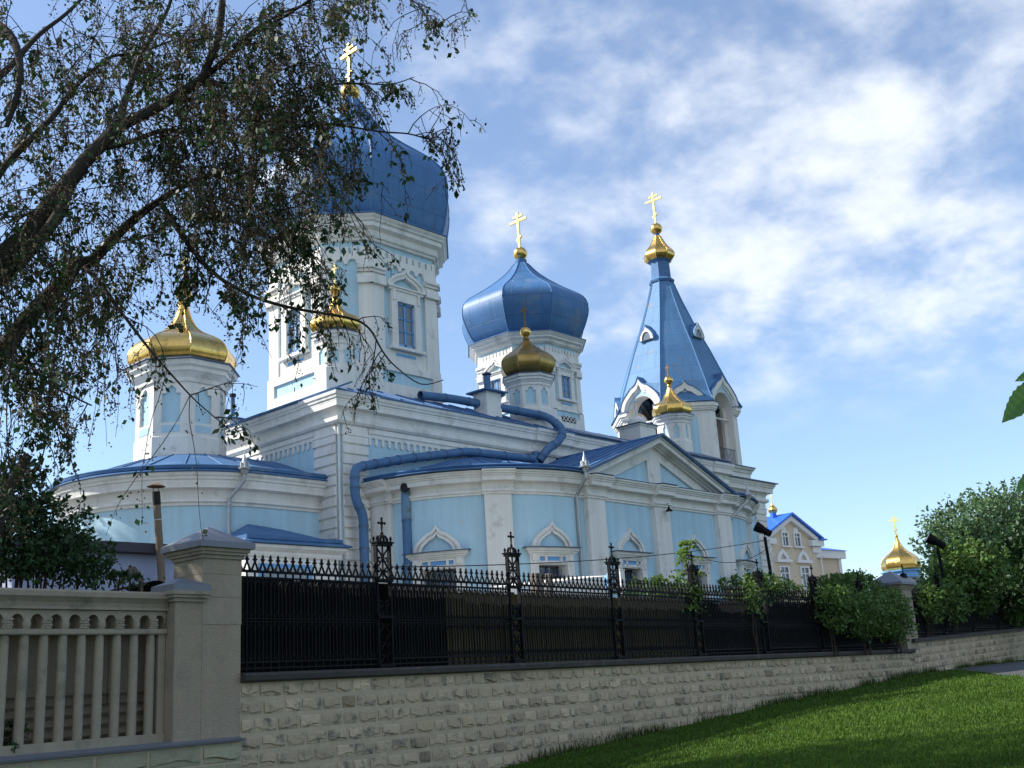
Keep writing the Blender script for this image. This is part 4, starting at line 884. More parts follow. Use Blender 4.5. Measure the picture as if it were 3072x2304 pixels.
# ------------------------------------------------------------------ iron railing
SP = 4.1; U0 = 3.51                                   # post pitch and first post
def build_panel(t, n=21, u0=.22, u1=SP - .22, base=U0, name='railing_panel'):
    b = MB(); f = lambda u, v, w: fW(base + u, v, w - .12); st = (u1 - u0) / n
    for z0, z1 in ((2.135, 2.165), (2.235, 2.27), (2.915, 2.935), (2.965, 2.985), (3.655, 3.69), (3.755, 3.80)): b.fbox(f, u0 - .02, u1 + .02, z0, z1, -.02, .02, IRON)
    for i in range(n + 1):
        u = u0 + i * st; b.fbox(f, u - .013, u + .013, 2.10, 3.76, -.013, .013, IRON)
        if i < n:
            c = u + st / 2
            b.fbox(f, c - .009, c + .009, 2.27, 3.655, -.009, .009, IRON)
            for zt, s in ((2.915, 1), (3.655, 1), (2.985, -1), (2.27, -1)):
                O = [(c + st * .5 * x, zt - s * y) for x, y in ((-1, .20), (-.8, .11), (-.45, .045), (0, 0), (.45, .045), (.8, .11), (1, .20))]
                b.fstrip(f, O, [(x, z - s * .022) for x, z in O], -.011, .011, IRON)
            for x in (-.3, .3): pass
        z = 3.80
        for s in (-1, 1):
            b.fpoly(f, [(u + s * .080, z), (u + s * .048, z), (u + s * .004, z + .115), (u + s * .004, z + .16), (u + s * .03, z + .11), (u + s * .042, z + .10), (u + s * .046, z + .075), (u + s * .066, z + .045)], -.012, .012, IRON, True)
        b.fpoly(f, [(u - .020, z + .105), (u + .020, z + .105), (u + .016, z + .155), (u + .052, z + .185), (u + .016, z + .205), (u + .022, z + .235), (u, z + .275), (u - .022, z + .235), (u - .016, z + .205), (u - .052, z + .185), (u - .016, z + .155)], -.014, .014, IRON, True)
    return b.build(name, t)
def build_post(t, base=U0):
    b = MB(); f = lambda u, v, w: fW(base + u, v, w - .12); h = .185
    for su in (-1, 1): b.fbox(f, su * h - .022, su * h + .022, 2.08, 4.42, -.04, .04, IRON)
    for z in (2.10, 3.00, 3.70, 4.40): b.fbox(f, -h - .03, h + .03, z, z + .055, -.075, .075, IRON)
    b.fbox(f, -h - .05, h + .05, 4.45, 4.48, -.10, .10, IRON)
    for sw in (0,):
        def sc(pts, r_=.021): b.tube([f(u, z, sw) for u, z in pts], r_, 5, IRON)
        for z0 in (2.15, 2.72, 3.06, 3.74):
            hh = .62 if z0 > 3.5 else .58
            hh = .30 if z0 == 3.06 else hh
            for s in (-1, 1):
                sc([(s * .17, z0 + hh), (s * .12, z0 + hh * .93), (s * .05, z0 + hh * .82), (s * .02, z0 + hh * .66), (s * .07, z0 + hh * .54), (s * .12, z0 + hh * .60), (s * .11, z0 + hh * .70), (s * .07, z0 + hh * .68)])
                sc([(s * .02, z0 + hh * .64), (s * .10, z0 + hh * .46), (s * .15, z0 + hh * .34), (s * .10, z0 + hh * .25), (s * .05, z0 + hh * .33), (s * .09, z0 + hh * .37)])
                sc([(s * .02, z0 + hh * .30), (s * .06, z0 + hh * .14), (s * .15, z0 + .01)], .024)
        b.fbox(f, -.014, .014, 3.75, 4.4, sw - .012, sw + .012, IRON)
    for i in range(5):                                # openwork crown
        t_ = pi * i / 5
        b.tube([f(.14 * cos(t_) * cos(a), 4.48 + .13 * sin(a), .08 * sin(t_) * cos(a)) for a in (pi * q / 8 for q in range(9))], .017, 5, IRON)
    for su in (-1, 1):
        for sw in (-1, 1): b.lathe(f(su * h, 0, sw * .05), [(.024, 4.48), (.016, 4.51), (.030, 4.535), (.026, 4.56), (.010, 4.58), (.004, 4.60)], 8, IRON)
    b.lathe(f(0, 0, 0), [(.04, 4.60), (.024, 4.63), (.034, 4.65), (.016, 4.68), (.013, 4.78)], 8, IRON)
    b.fbox(f, -.016, .016, 4.74, 4.93, -.013, .013, IRON); b.fbox(f, -.078, .078, 4.835, 4.865, -.013, .013, IRON)
    b.fpoly(f, [(0, 4.79), (.043, 4.85), (0, 4.91), (-.043, 4.85)], -.016, .016, IRON, True)
    for c in ((0, 4.94), (-.088, 4.85), (.088, 4.85)): b.ball(f(c[0], c[1], 0), .027, IRON, 8)
    return b.build('railing_post', t)
F1 = thing('iron_fence', 'long black wrought iron railing with cross-topped openwork posts on the stone wall', 'fence', fW(16, 2.1, -.12))
pan = build_panel(F1); post = build_post(F1)
du = Vector((UX, UY, 0)) * SP
for i in range(1, 7):
    c = post.copy(); COL.objects.link(c); c.location = post.location + du * i
    if i < 6: c = pan.copy(); COL.objects.link(c); c.location = pan.location + du * i
build_panel(F1, 19, -3.46, -.22); build_panel(F1, 19, SP * 6 + .22, SP * 6 + 3.35)
F2 = thing('iron_fence', 'black iron railing on the higher wall, half buried in bushes', 'fence', fW(36, 2.5, -.12))
for i in range(5):
    c = pan.copy(); COL.objects.link(c); c.parent = F2; c.location = pan.location + Vector(F1.location) - Vector(F2.location) + du * (7.2 + i) + Vector((0, 0, .44 + .115 * i))
    c = post.copy(); COL.objects.link(c); c.parent = F2; c.location = post.location + Vector(F1.location) - Vector(F2.location) + du * (7.2 + i) + Vector((0, 0, .44 + .115 * i))
# ------------------------------------------------------------------ boards behind the railing
def boards(label, u0, u1, mt, zt, w=-.42, wd=.15, seed=1):
    r = random.Random(seed); b = MB(); u = u0
    while u < u1:
        h = zt + r.uniform(-.03, .03); d = r.uniform(-.012, .012); b.fbox(fW, u, u + wd - .008, 1.9, h, w + d - .03, w + d, mt); u += wd
    o = b.build('board_fence'); tag(o, label, 'board fence'); return o
boards('black board screen behind the left end of the iron railing', .03, 5.6, BOARDD, 3.71, seed=2)
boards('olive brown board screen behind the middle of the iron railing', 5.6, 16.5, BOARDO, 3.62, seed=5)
boards('dark board screen behind the right end of the iron railing', 16.5, 32.3, BOARDD, 3.60, seed=8)
boards('dark board screen behind the railing on the higher wall', 33, 56, BOARDD, 4.1, seed=9)
# ------------------------------------------------------------------ concrete balustrade
BT = thing('balustrade', 'weathered concrete balustrade with an arched band under a heavy rail', 'balustrade', fW(-5, 1.1, -.3))
fB = lambda u, v, w: fW(u, v, w - .22)
m = MB(); p0, p1 = fB(-14, 0, 0)[:2], fB(-1.30, 0, 0)[:2]
m.sweep([p0, p1], [(-.24, 3.08), (.02, 3.08), (.05, 3.09), (.05, 3.12), (.03, 3.13), (.05, 3.19), (.09, 3.24), (.10, 3.25), (.12, 3.27), (.12, 3.34), (.10, 3.37), (-.24, 3.39)], CONC); m.build('top_rail', BT)
BS = .297; ub = -1.30 - .235
def upos(i): return ub - i * BS
m = MB(); pts = [(-1.30, 3.08)]
for i in range(40):
    c = upos(i) + BS / 2
    if i == 0: c = (-1.30 + ub) / 2
    rr = .095
    pts += [(c + rr, 2.80)] if i == 0 else [(c + rr, 2.80)]
    pts += [(c + rr * cos(pi * q / 8), 2.92 + .10 * sin(pi * q / 8)) for q in range(9)] + [(c - rr, 2.80)]
pts += [(upos(40), 2.80), (upos(40), 3.08)]
m.fpoly(fB, pts, -.18, 0, CONC, True); m.build('arched_band', BT)
m = MB(); m.fbox(fB, -14, -1.30, 2.735, 2.805, -.18, .035, CONC); m.fbox(fB, -14, -1.30, 2.72, 2.737, -.17, .01, CONC); m.build('middle_rail', BT)
m = MB(); m.fbox(fB, -14, -1.30, 1.06, 1.22, -.2, .03, CONC); m.build('bottom_rail', BT)
m = MB(); m.fbox(fB, -1.42, -1.30, 1.2, 2.74, -.18, -.01, CONC); m.build('end_post', BT)
bal = None; gr = random.Random(4)
for i in range(30):
    u = upos(i); c = fB(u, 0, -.07)
    m = MB(); m.lathe((c[0], c[1], 0), [(.074, 1.20), (.074, 2.3), (.070, 2.6), (.064, 2.74)], 14, CONC); m.build('baluster', BT, smooth=50)
    m = MB()
    if i % 2 == 0:
        for z in range(4):
            for q in range(-2, 3): m.ball(fB(u + q * .028 + (.014 if z % 2 else 0), 2.825 + z * .038, -.005 + .02 * (1 - abs(q) / 3)), .026, CONC, 6)
    else: m.lathe(fB(u, 0, -.02), [(.05, 2.80), (.062, 2.84), (.068, 2.88), (.05, 2.93), (.03, 2.97)], 10, CONC)
    m.build('grape_boss' if i % 2 == 0 else 'corbel', BT, smooth=50)
# metal sheets stored behind the balustrade
b = MB(); x = -8.2
r = random.Random(11)
for i in range(9):
    wd = r.uniform(.62, .9); z1 = 3.06 if i > 3 else 2.9; b.fbox(fW, x, x + wd + .012, 1.55, z1, -.58 - .02 * (i % 2), -.57 - .02 * (i % 2), SHT if False else RENDER); x += wd
o = b.build('metal_sheet'); tag(o, 'flat grey sheets standing behind the balustrade', 'metal sheets')
b = MB(); nn = 60; P = []
for j in range(nn + 1):
    z = 1.10 + .62 * j / nn; P.append((z, -.50 + .035 * sin(2 * pi * z / .155)))
b.add([fW(u, z, w) for u in (-8.2, -1.4) for z, w in P], [(j, nn + 1 + j, nn + 2 + j, j + 1) for j in range(nn)], RENDER)
o = b.build('corrugated_sheet', smooth=80); tag(o, 'corrugated grey sheet lying behind the feet of the balusters', 'metal sheet')
# ------------------------------------------------------------------ shed, stovepipe, planks behind the balustrade
T = thing('shed', 'low lilac shed with a dark flat roof behind the balustrade', 'shed', (7.5, 21, 1.86))
y_ = 20.6; a = onY(30, 1196, y_); d = onY(392, 1200, y_); zt_ = onY(300, 1197, y_).z
b = MB(); b.box(a.x, d.x, y_, y_ + 3, 1.86, zt_, LILAC); b.build('shed_wall', T)
zr_ = onY(300, 1172, y_ - .25).z
b = MB(); b.box(a.x - .3, d.x + .12, y_ - .25, y_ + 3.2, zt_ + .002, zr_, SHROOF); b.build('shed_roof', T)
b = MB(); p = onY(349, 1246, 20.2); q = onY(337, 1062, 20.2)
b.tube([(p.x + .02, 20.2, 1.9), p, p.lerp(q, .55), p.lerp(q, .86)], .075, 12, STEELP); b.tube([p.lerp(q, .84), q], .080, 12, SOOT)
for s in (-1, 1): b.tube([q + Vector((s * .06, 0, -.02)), q + Vector((s * .06, 0, .11))], .008, 4, SOOT)
b.lathe((q.x, q.y, 0), [(.19, q.z + .10), (.14, q.z + .13), (.03, q.z + .18)], 12, RUSTX); b.tube([p.lerp(q, .66), p.lerp(q, .67)], .082, 12, ZINC)
o = b.build('stovepipe', smooth=40); tag(o, 'rust brown stovepipe with a sooty top and small cowl', 'stovepipe')
b = MB(); ap = onY(286, 1226, 18.2); l_ = onY(255, 1262, 18.2); r_ = onY(308, 1255, 18.2)
for e_ in (l_, r_): m_ = (ap + e_) / 2; b.obox(m_, (ap - e_) / 2 * 1.04, (0, .02, 0), Vector((ap - e_)).cross(Vector((0, 1, 0))).normalized() * .045, WOOD)
b.tube([l_, Vector((l_.x, 18.2, 1.86))], .03, 4, WOOD); b.tube([r_, Vector((r_.x, 18.2, 1.86))], .03, 4, WOOD)
o = b.build('plank_frame'); tag(o, 'two grey planks nailed in a small gable shape behind the balustrade', 'plank frame')
b = MB(); c_ = onY(296, 1274, 18.0); N_ = 10
b.add([(c_.x - .25 + .50 * i / N_, yy, c_.z + .10 * sin(pi * i / N_) ** .7 - .03 * i / N_) for yy in (17.3, 18.6) for i in range(N_ + 1)], [(i, i + 1, N_ + 2 + i, N_ + 1 + i) for i in range(N_)], BOARDD)
b.tube([(c_.x - .24, 17.4, 1.9), (c_.x - .24, 17.4, c_.z)], .03, 4, WOOD); b.tube([(c_.x + .23, 17.4, 1.9), (c_.x + .23, 17.4, c_.z - .02)], .03, 4, WOOD)
o = b.build('tarred_canopy', smooth=60); tag(o, 'small curved tarred sheet under the plank gable', 'canopy')
# ------------------------------------------------------------------ things between railing and church
b = MB(); y_ = 20.5; p = [onY(1128, 1266, y_), onY(1180, 1258, y_), onY(1260, 1249, y_), onY(1322, 1243, y_), onY(1322, 1262, y_)]
b.add([(v.x, y_, v.z) for v in p] + [(p[-1].x, y_, 1.9), (p[0].x, y_, 1.9)] + [(v.x, y_ + 1.2, v.z + .1) for v in p[:4]], [(0, 6, 5, 4, 3, 2, 1), (0, 1, 8, 7), (1, 2, 9, 8), (2, 3, 10, 9)], WORN)
b.box(p[0].x + .3, p[3].x - .1, y_ + .25, y_ + 1.1, 1.9, 3.2, WORN)
o = b.build('white_lean_to'); tag(o, 'white slanted-top shelter wall behind the railing spikes', 'shelter')
for xx, ww, hh, lb in ((1164, .19, 1238, 'thicker brown wooden post behind the railing'), (1189, .12, 1238, 'thinner brown wooden post behind the railing')):
    b = MB(); v = onY(xx, hh, 19.4); b.box(v.x - ww * .7, v.x + ww * .7, 19.4, 19.4 + ww, 1.86, v.z, WOOD); b.box(v.x - ww * .7 - .01, v.x + ww * .7 + .01, 19.39, 19.41 + ww, v.z - .5, v.z - .46, RUSTX)
    o = b.build('wooden_post'); tag(o, lb, 'post')
b = MB(); v = onY(1313, 1237, 19.4); b.lathe((v.x, 19.4, 0), [(.05, 1.9), (.05, v.z - .45), (.12, v.z - .42), (.12, v.z - .36), (.06, v.z - .33), (.10, v.z - .28), (.15, v.z - .2), (.11, v.z - .1), (.04, v.z - .04), (.01, v.z)], 12, BLUE2)
o = b.build('finial_post', smooth=40); tag(o, 'bright blue post with an onion finial behind the railing', 'post')
b = MB(); v = onY(1344, 1232, 19.2); b.box(v.x - .10, v.x + .10, 19.2, 19.26, 1.86, v.z, TRIM); b.box(v.x - .12, v.x + .12, 19.18, 19.28, v.z, v.z + .03, TRIM)
o = b.build('white_board'); tag(o, 'narrow white upright board right of the third railing post', 'board')
def floodlight(label, px, py_top, py_head, Y, lean, sc=1.0, group=None):
    tp = onY(px, py_top, Y); t = thing('floodlight', label, 'floodlight', (tp.x + lean, Y, 1.86), 'floodlights on poles'); m = MB()
    m.tube([(tp.x + lean, Y, 1.86), tp], [.085 * sc, .07 * sc], 8, IRON); m.build('pole', t)
    m = MB(); h = tp + Vector((-.03, 0, .30 * sc)); dr = (CR * -.66 + Vector((0, 0, 1)) * .60 + Vector((0, .35, 0))).normalized()
    m.tube([h - dr * .38 * sc, h - dr * .34 * sc, h + dr * .02, h + dr * .06, h + dr * .36 * sc, h + dr * .40 * sc], [.10 * sc, .15 * sc, .16 * sc, .19 * sc, .235 * sc, .24 * sc], 16, IRON)
    m.tube([h + dr * .401 * sc, h + dr * .405 * sc], .215 * sc, 16, GLASS); m.build('lamp_head', t, smooth=35)
    m = MB(); sd_ = dr.cross(Vector((0, 0, 1))).normalized() * .2 * sc
    for s in (-1, 1): m.tube([tp, tp + sd_ * s + Vector((0, 0, .08)), h + sd_ * s], .018 * sc, 5, IRON)
    m.build('bracket', t); return tp
fl1 = floodlight('black floodlight on a pole in front of the tower corner, aimed at the church', 1652, 1160, 1130, 19.6, .35, .78)
floodlight('small black floodlight on a pole in front of the big tree', 2026, 1186, 1160, 19.7, .3, 1.05)
def cable(label, P, r_=.012):
    b = MB(); b.tube(P, r_, 5, WIRE); o = b.build('cable'); tag(o, label, 'cable')
pa = Vector(fW(U0 + .22, 4.0, -.12)); pb = fl1 + Vector((0, 0, -.12))
cable('thin black cable running from the first railing post up to the floodlight pole', [pa.lerp(pb, t / 24) + Vector((0, 0, -.45 * 4 * (t / 24) * (1 - t / 24) * .45)) for t in range(25)])
pc = Vector((onY(1515, 1203, 22.5))); pd = fl1 + Vector((.02, 0, -.42))
cable('slack black cable looping from the floodlight pole to the chapel window', [pd.lerp(pc, t / 16) + Vector((0, 0, -.55 * 4 * (t / 16) * (1 - t / 16) * .6)) for t in range(17)])
# ------------------------------------------------------------------ buildings at the right
dist = 80.0; P0 = at(1662, 1280, dist + 1.2)
az = R(98); bu = (sin(az), cos(az)); fD = plane(P0.x, P0.y, bu[0], bu[1])
HB = thing('monastery_house', 'beige two-storey house with a blue tiled gable and a small gilded cupola', 'house', (P0.x + 4, P0.y + 3, 1.8))
gw, ez, az_ = 5.9, 11.05, 12.55; g0 = .25
b = MB(); b.fpoly(fD, [(g0, 1.8), (g0 + gw, 1.8), (g0 + gw, ez), (g0 + gw / 2, az_ - .15), (g0, ez)], -9, 0, BEIGE, True)
b.fbox(fD, g0 + gw, g0 + gw + 4.6, 1.8, 10.2, -8, -1.2, BEIGE); b.fbox(fD, -4, g0, 1.8, 9.6, -8, -.9, BEIGE); b.build('house_wall', HB)
b = MB(); c = g0 + gw / 2
def gable_roof(c, hw, ze, za, w0, w1, t):
    for s in (-1, 1): b.fpoly(fD, [(c, za), (c + s * hw, ze), (c + s * hw, ze + t), (c, za + t)] if s > 0 else [(c, za + t), (c - hw, ze + t), (c - hw, ze), (c, za)], w0, w1, BROOF, True)
gable_roof(c, gw / 2 + .5, ez - .25, az_, -9, .5, .16)
for s in (-1, 1): b.fbox(fD, c + s * (gw / 2 + .45) - .45, c + s * (gw / 2 + .45) + .45, ez - .27, ez - .17, -1, .5, BROOF)
b.add([fD(u, z, w) for u, z, w in ((g0 + gw - .3, 10.25, -.7), (g0 + gw + 5.2, 10.25, -.7), (g0 + gw + 2.2, 11.3, -4.5), (g0 + gw - 1, 11.6, -4.5), (g0 + gw + 5.2, 10.25, -8.3))], [(0, 1, 2, 3), (1, 4, 2)], BROOF)
b.add([fD(u, z, w) for u, z, w in ((-5, 9.7, -.4), (c, 9.7, -.4), (c, 12.3, -4.5), (-5, 12.3, -4.5))], [(0, 1, 2, 3)], BROOF); b.add([fD(u, z, w) for u, z, w in ((-5, 10.5, -1.4), (c - 1, 10.5, -1.4), (c, 12.5, -6), (-5, 11.7, -6))], [(0, 1, 2, 3)], BROOF)
b.build('house_roof', HB)
b = MB()
for s in (-1, 1):
    b.fpoly(fD, [(c, az_ - .02), (c + s * (gw / 2 + .42), ez - .27), (c + s * (gw / 2 + .42), ez - .62), (c, az_ - .42)] if s > 0 else [(c, az_ - .42), (c - gw / 2 - .42, ez - .62), (c - gw / 2 - .42, ez - .27), (c, az_ - .02)], 0, .30, TRIM)
    b.fbox(fD, c + s * (gw / 2 - .1) - .75, c + s * (gw / 2 - .1) + .75, ez - .72, ez - .30, -.3, .34, TRIM); b.fbox(fD, c + s * (gw / 2) - .5, c + s * (gw / 2) + .5, ez - 1.2, ez - .75, -.3, .12, TRIM)
b.fbox(fD, g0 + gw - .2, g0 + gw + 5.0, 9.65, 10.24, -1.2, -.85, TRIM); b.fbox(fD, g0 + gw + 4.3, g0 + gw + 4.65, 1.8, 9.7, -1.2, -1.1, TRIM)
b.fbox(fD, g0 - .8, g0, 8.9, 9.6, -.9, -.55, TRIM)
for u in (g0 + .25, g0 + gw + .3): b.tube([fD(u, 2, .12), fD(u, 9.3, .12), fD(u, 9.6, .4)], .07, 6, TRIM)
b.build('house_trim', HB)
def house_win(u, z0, z1, hw, hood):
    w = MB(); w.fbox(fD, u - hw - .13, u - hw, z0 - .1, z1 + .1, 0, .12, TRIM); w.fbox(fD, u + hw, u + hw + .13, z0 - .1, z1 + .1, 0, .12, TRIM); w.fbox(fD, u - hw, u + hw, z1, z1 + .1, 0, .12, TRIM)
    w.fbox(fD, u - hw - .25, u + hw + .25, z0 - .2, z0 - .1, 0, .22, TRIM)
    if hood:
        w.fbox(fD, u - hw - .45, u + hw + .45, z1 + .35, z1 + .55, 0, .25, TRIM); w.fstrip(fD, ogee(u, z1 + .56, hw + .25, .85), ogee(u, z1 + .56, hw - .08, .5), 0, .14, TRIM)
    else: w.fpoly(fD, [(u + s_ * hw, z1 + .1) for s_ in (1,)] + [(u + hw * cos(pi * q / 8), z1 + .1 + .42 * sin(pi * q / 8)) for q in range(1, 8)] + [(u - hw, z1 + .1)], .0, .06, TRIM)
    w.fbox(fD, u - .04, u + .04, z0, z1, .03, .07, TRIM); w.fbox(fD, u - hw, u + hw, z0 + (z1 - z0) * .68, z0 + (z1 - z0) * .68 + .07, .03, .07, TRIM)
    o = w.build('house_window', HB); g = MB(); g.fbox(fD, u - hw, u + hw, z0, z1, .0, .03, GLASS); g.build('pane', o)
for u in (c - .72, c + .72): house_win(u, 10.35, 11.2, .30, False)
for u in (c - 1.25, c + 1.15): house_win(u, 7.3, 8.7, .42, True)
cc_ = at(1669, 1101, 84.0); zc_ = cc_.z; b = MB(); b.rings(cc_, OCT, [(.26, zc_ - 2.5), (.21, zc_ - .25)], BROOF); b.build('cupola_base', HB)
onion('house_cupola', cc_, OCT, [(.2, zc_ - .28), (.29, zc_ - .14), (.32, zc_), (.26, zc_ + .14), (.12, zc_ + .3), (.04, zc_ + .5)], GOLD, zc_ + .52, .05, (zc_ + .55, zc_ + 1.15), bars=3, rid=.006, parent=HB, th=.02, wd=.022)
kp = at(1949, 1240, 92.0); KD = -1.75; kc = (kp.x, kp.y, 0)
KH = thing('small_chapel', 'small chapel with a gleaming gold onion dome beyond the bushes', 'chapel', (kp.x, kp.y, 1.8))
b = MB(); b.rings(kc, OCT, [(1.6, 1.80), (1.6, 7.35)], TRIM); b.build('chapel_wall', KH)
b = MB(); b.rings(kc, OCT, [(1.75, 6.75), (1.85, 6.90), (1.6, 7.45), (1.3, 7.95)], SHEET); b.rings(kc, OCT, [(1.34, 7.35), (1.34, 8.30), (1.5, 8.35), (1.5, 8.43), (1.2, 8.45)], BLUE2); b.build('chapel_roof', KH)
onion('chapel_dome', kc, OCT, [(1.14, 8.40), (1.30, 8.58), (1.37, 8.85), (1.35, 9.12), (1.23, 9.38), (1.0, 9.62), (.72, 9.84), (.46, 10.1), (.27, 10.4), (.13, 10.75), (.06, 11.05)], GOLD, 11.15, .13, (11.2, 12.75), bars=3, rid=.015, parent=KH, th=.04, wd=.055)
# ================================================================== vegetation
BARK = mat('dark_bark', (.040, .034, .028), .9, var=.3, vscale=4, fine=.2, bump=.6, bscale=30, spec=.15)
TWIG = mat('twig_bark', (.050, .040, .032), .9, var=.3, vscale=3, spec=.15)
LEAFD = mat('dark_elm_leaf', (.026, .062, .016), .55, var=.3, vscale=2.5, fine=.3, attr=True, trans=.25, spec=.35)
SEED = mat('brown_seed_cluster', (.17, .125, .07), .8, var=.4, vscale=5, fine=.4, attr=True, trans=.15, spec=.1)
LEAFM = mat('mid_green_leaf', (.086, .155, .032), .55, var=.35, vscale=1.2, fine=.2, attr=True, trans=.3, spec=.3)
LEAFY = mat('young_yellow_green_leaf', (.15, .24, .035), .5, var=.25, vscale=2, attr=True, trans=.4, spec=.3)
LEAFT = mat('grey_green_tree_leaf', (.12, .20, .09), .6, var=.3, vscale=.5, fine=.2, attr=True, trans=.3, spec=.2)
LEAFB = mat('broad_leaf', (.10, .21, .06), .5, var=.2, vscale=8, attr=True, trans=.4, spec=.3)
GRASS = mat('lawn_grass', (.066, .125, .014), .6, var=.40, vscale=.5, fine=.2, attr=True, trans=.3, spec=.2)
class LB:                               # fast builder for many small faces
    def __init__(s): s.v = []; s.f = []; s.t = []
    def leaf(s, p, d, n, L, w, tone):   # folded leaf: base p, direction d, normal n
        sd = d.cross(n).normalized(); o = len(s.v); m = p + d * (L * .45) - n * (L * .06)
        s.v += [p, m + sd * w, p + d * L - n * (L * .16), m - sd * w]; s.f += [(o, o + 1, o + 2), (o, o + 2, o + 3)]; s.t += [tone, tone * .88]
    def tube(s, P, r0, r1, n=3, tone=1.0):
        k = len(P); o = len(s.v)
        for i, p in enumerate(P):
            d = (P[min(i + 1, k - 1)] - P[max(i - 1, 0)]); d = d.normalized() if d.length > 1e-9 else Vector((0, 0, 1))
            a = d.cross(Vector((0, 0, 1)) if abs(d.z) < .9 else Vector((1, 0, 0))).normalized(); b = d.cross(a); rr = r0 + (r1 - r0) * i / (k - 1)
            for q in range(n): t = 2 * pi * q / n; s.v.append(p + (a * cos(t) + b * sin(t)) * rr)
        for i in range(k - 1):
            for q in range(n): w = (q + 1) % n; s.f.append((o + i * n + q, o + (i + 1) * n + q, o + (i + 1) * n + w, o + i * n + w)); s.t.append(tone)
    def build(s, name, mt, parent=None, smooth=False):
        me = bpy.data.meshes.new(name); off = Vector(parent['_o']) if parent is not None else Vector()
        me.from_pydata([tuple(Vector(p) - off) for p in s.v], [], s.f); me.materials.append(mt)
        a = me.attributes.new('tone', 'FLOAT', 'FACE'); a.data.foreach_set('value', s.t)
        if smooth: me.shade_smooth()
        o = bpy.data.objects.new(name, me); COL.objects.link(o); o['_o'] = tuple(off)
        if parent is not None: o.parent = parent
        return o
def rv(r): 
    while True:
        v = Vector((r.uniform(-1, 1), r.uniform(-1, 1), r.uniform(-1, 1)))
        if .05 < v.length < 1: return v.normalized()
# ------------------------------------------------------------------ big weeping elm on the near left
r = random.Random(42); k2 = 2212 / 3072
def limb(pts, d0, d1, bow=.5):
    n = len(pts); out = []
    for i, (x, y) in enumerate(pts):
        f = i / (n - 1); out.append(at(x * k2, y * k2, d0 + (d1 - d0) * f + bow * sin(f * pi)))
    return out
LIMBS = [   # photo-measured course, start and end distance, start and end radius
    ([(-260, 1330), (-120, 1190), (0, 1064), (55, 992), (126, 908), (198, 836), (232, 790), (274, 782), (329, 726), (401, 659), (464, 612), (570, 548), (633, 527), (730, 470)], 9.2, 10.4, .105, .02),
    ([(-260, 1180), (-130, 930), (0, 781), (84, 701), (169, 590), (211, 540), (253, 485), (316, 422), (359, 380), (443, 338), (527, 287), (603, 240), (624, 190), (654, 118), (667, 0), (672, -120)], 9.0, 9.8, .10, .03),
    ([(-180, 960), (0, 836), (42, 798), (114, 727), (177, 642), (200, 590)], 9.4, 9.2, .06, .045),
    ([(359, 367), (371, 312), (392, 253), (422, 169), (464, 97), (506, 21), (530, -80)], 9.6, 10.6, .045, .015),
    ([(603, 240), (675, 181), (759, 105), (800, 80), (900, 20), (980, -40)], 9.7, 8.9, .035, .008),
    ([(-60, 620), (13, 498), (105, 405), (169, 337), (236, 249), (295, 198), (337, 169), (422, 156), (520, 120)], 9.3, 10.6, .04, .01),
    ([(320, 443), (400, 422), (485, 392), (548, 396), (612, 388), (700, 400), (780, 440)], 9.5, 8.8, .03, .008),
    ([(610, 250), (680, 262), (780, 310), (823, 322), (855, 361), (902, 380), (971, 369), (1134, 394), (1224, 401), (1297, 416), (1347, 376)], 9.7, 9.0, .022, .004),
    ([(823, 300), (930, 262), (1062, 250), (1170, 253), (1242, 231)], 9.5, 9.0, .013, .004),
    ([(485, 612), (548, 710), (612, 790), (675, 845), (740, 880), (800, 904), (896, 928), (1050, 955), (1108, 986), (1146, 1051), (1185, 1098), (1262, 1152), (1331, 1140)], 9.9, 8.9, .026, .0035),
    ([(51, 1030), (93, 1094), (143, 1148), (211, 1186), (274, 1216)], 9.2, 8.7, .018, .006),
    ([(253, 802), (304, 853), (350, 920), (380, 958), (450, 1050), (520, 1130), (590, 1205), (690, 1290)], 9.6, 8.8, .022, .004),
    ([(-40, 260), (30, 200), (110, 110), (200, 40), (280, -40)], 9.0, 10.2, .035, .015),
    ([(-30, 60), (40, 120), (60, 240), (20, 380)], 9.5, 8.8, .05, .02),
    ([(700, 141), (772, 83), (845, 40), (924, 7), (990, -50)], 9.4, 10.4, .02, .008),
    ([(480, 400), (530, 480), (600, 560), (690, 610), (800, 640), (880, 720)], 9.8, 8.8, .018, .004),
    ([(1000, -60), (1180, -20), (1250, 10), (1275, 40), (1290, 62), (1340, 82)], 9.6, 9.3, .012, .003),
    ([(633, 527), (720, 520), (800, 560), (880, 640), (930, 760)], 10.3, 9.2, .016, .003),
    ([(612, 388), (720, 360), (830, 400), (920, 480), (1000, 560)], 9.4, 8.9, .016, .003),
    ([(603, 240), (700, 250), (800, 230), (900, 190), (1010, 190)], 9.7, 9.0, .014, .003),
    ([(570, 548), (640, 620), (760, 700), (860, 720)], 10.2, 9.2, .014, .003),
    ([(464, 97), (560, 120), (680, 110), (820, 150), (940, 120)], 10.2, 9.2, .014, .003),
    ([(150, 600), (90, 640), (30, 650), (-40, 620)], 9.2, 8.5, .02, .006),
    ([(230, 800), (200, 900), (170, 1010), (150, 1150), (140, 1290), (120, 1420)], 9.4, 8.8, .012, .003),
    ([(120, 920), (60, 1000), (30, 1120), (20, 1280), (40, 1500)], 9.2, 8.6, .012, .003),
]
base = at(-330 * k2, 1500 * k2, 9.3); gb = gz(base.x, base.y)
ELM = thing('elm_tree', 'dark weeping elm with small leaves and brown seed clusters reaching in on the left', 'tree', (base.x, base.y, gb))
tk = MB(); lf = LB(); sd_ = LB(); tw = LB()
root = Vector((base.x, base.y, gb - .1)); j0 = at(-275 * k2, 1290 * k2, 9.2)
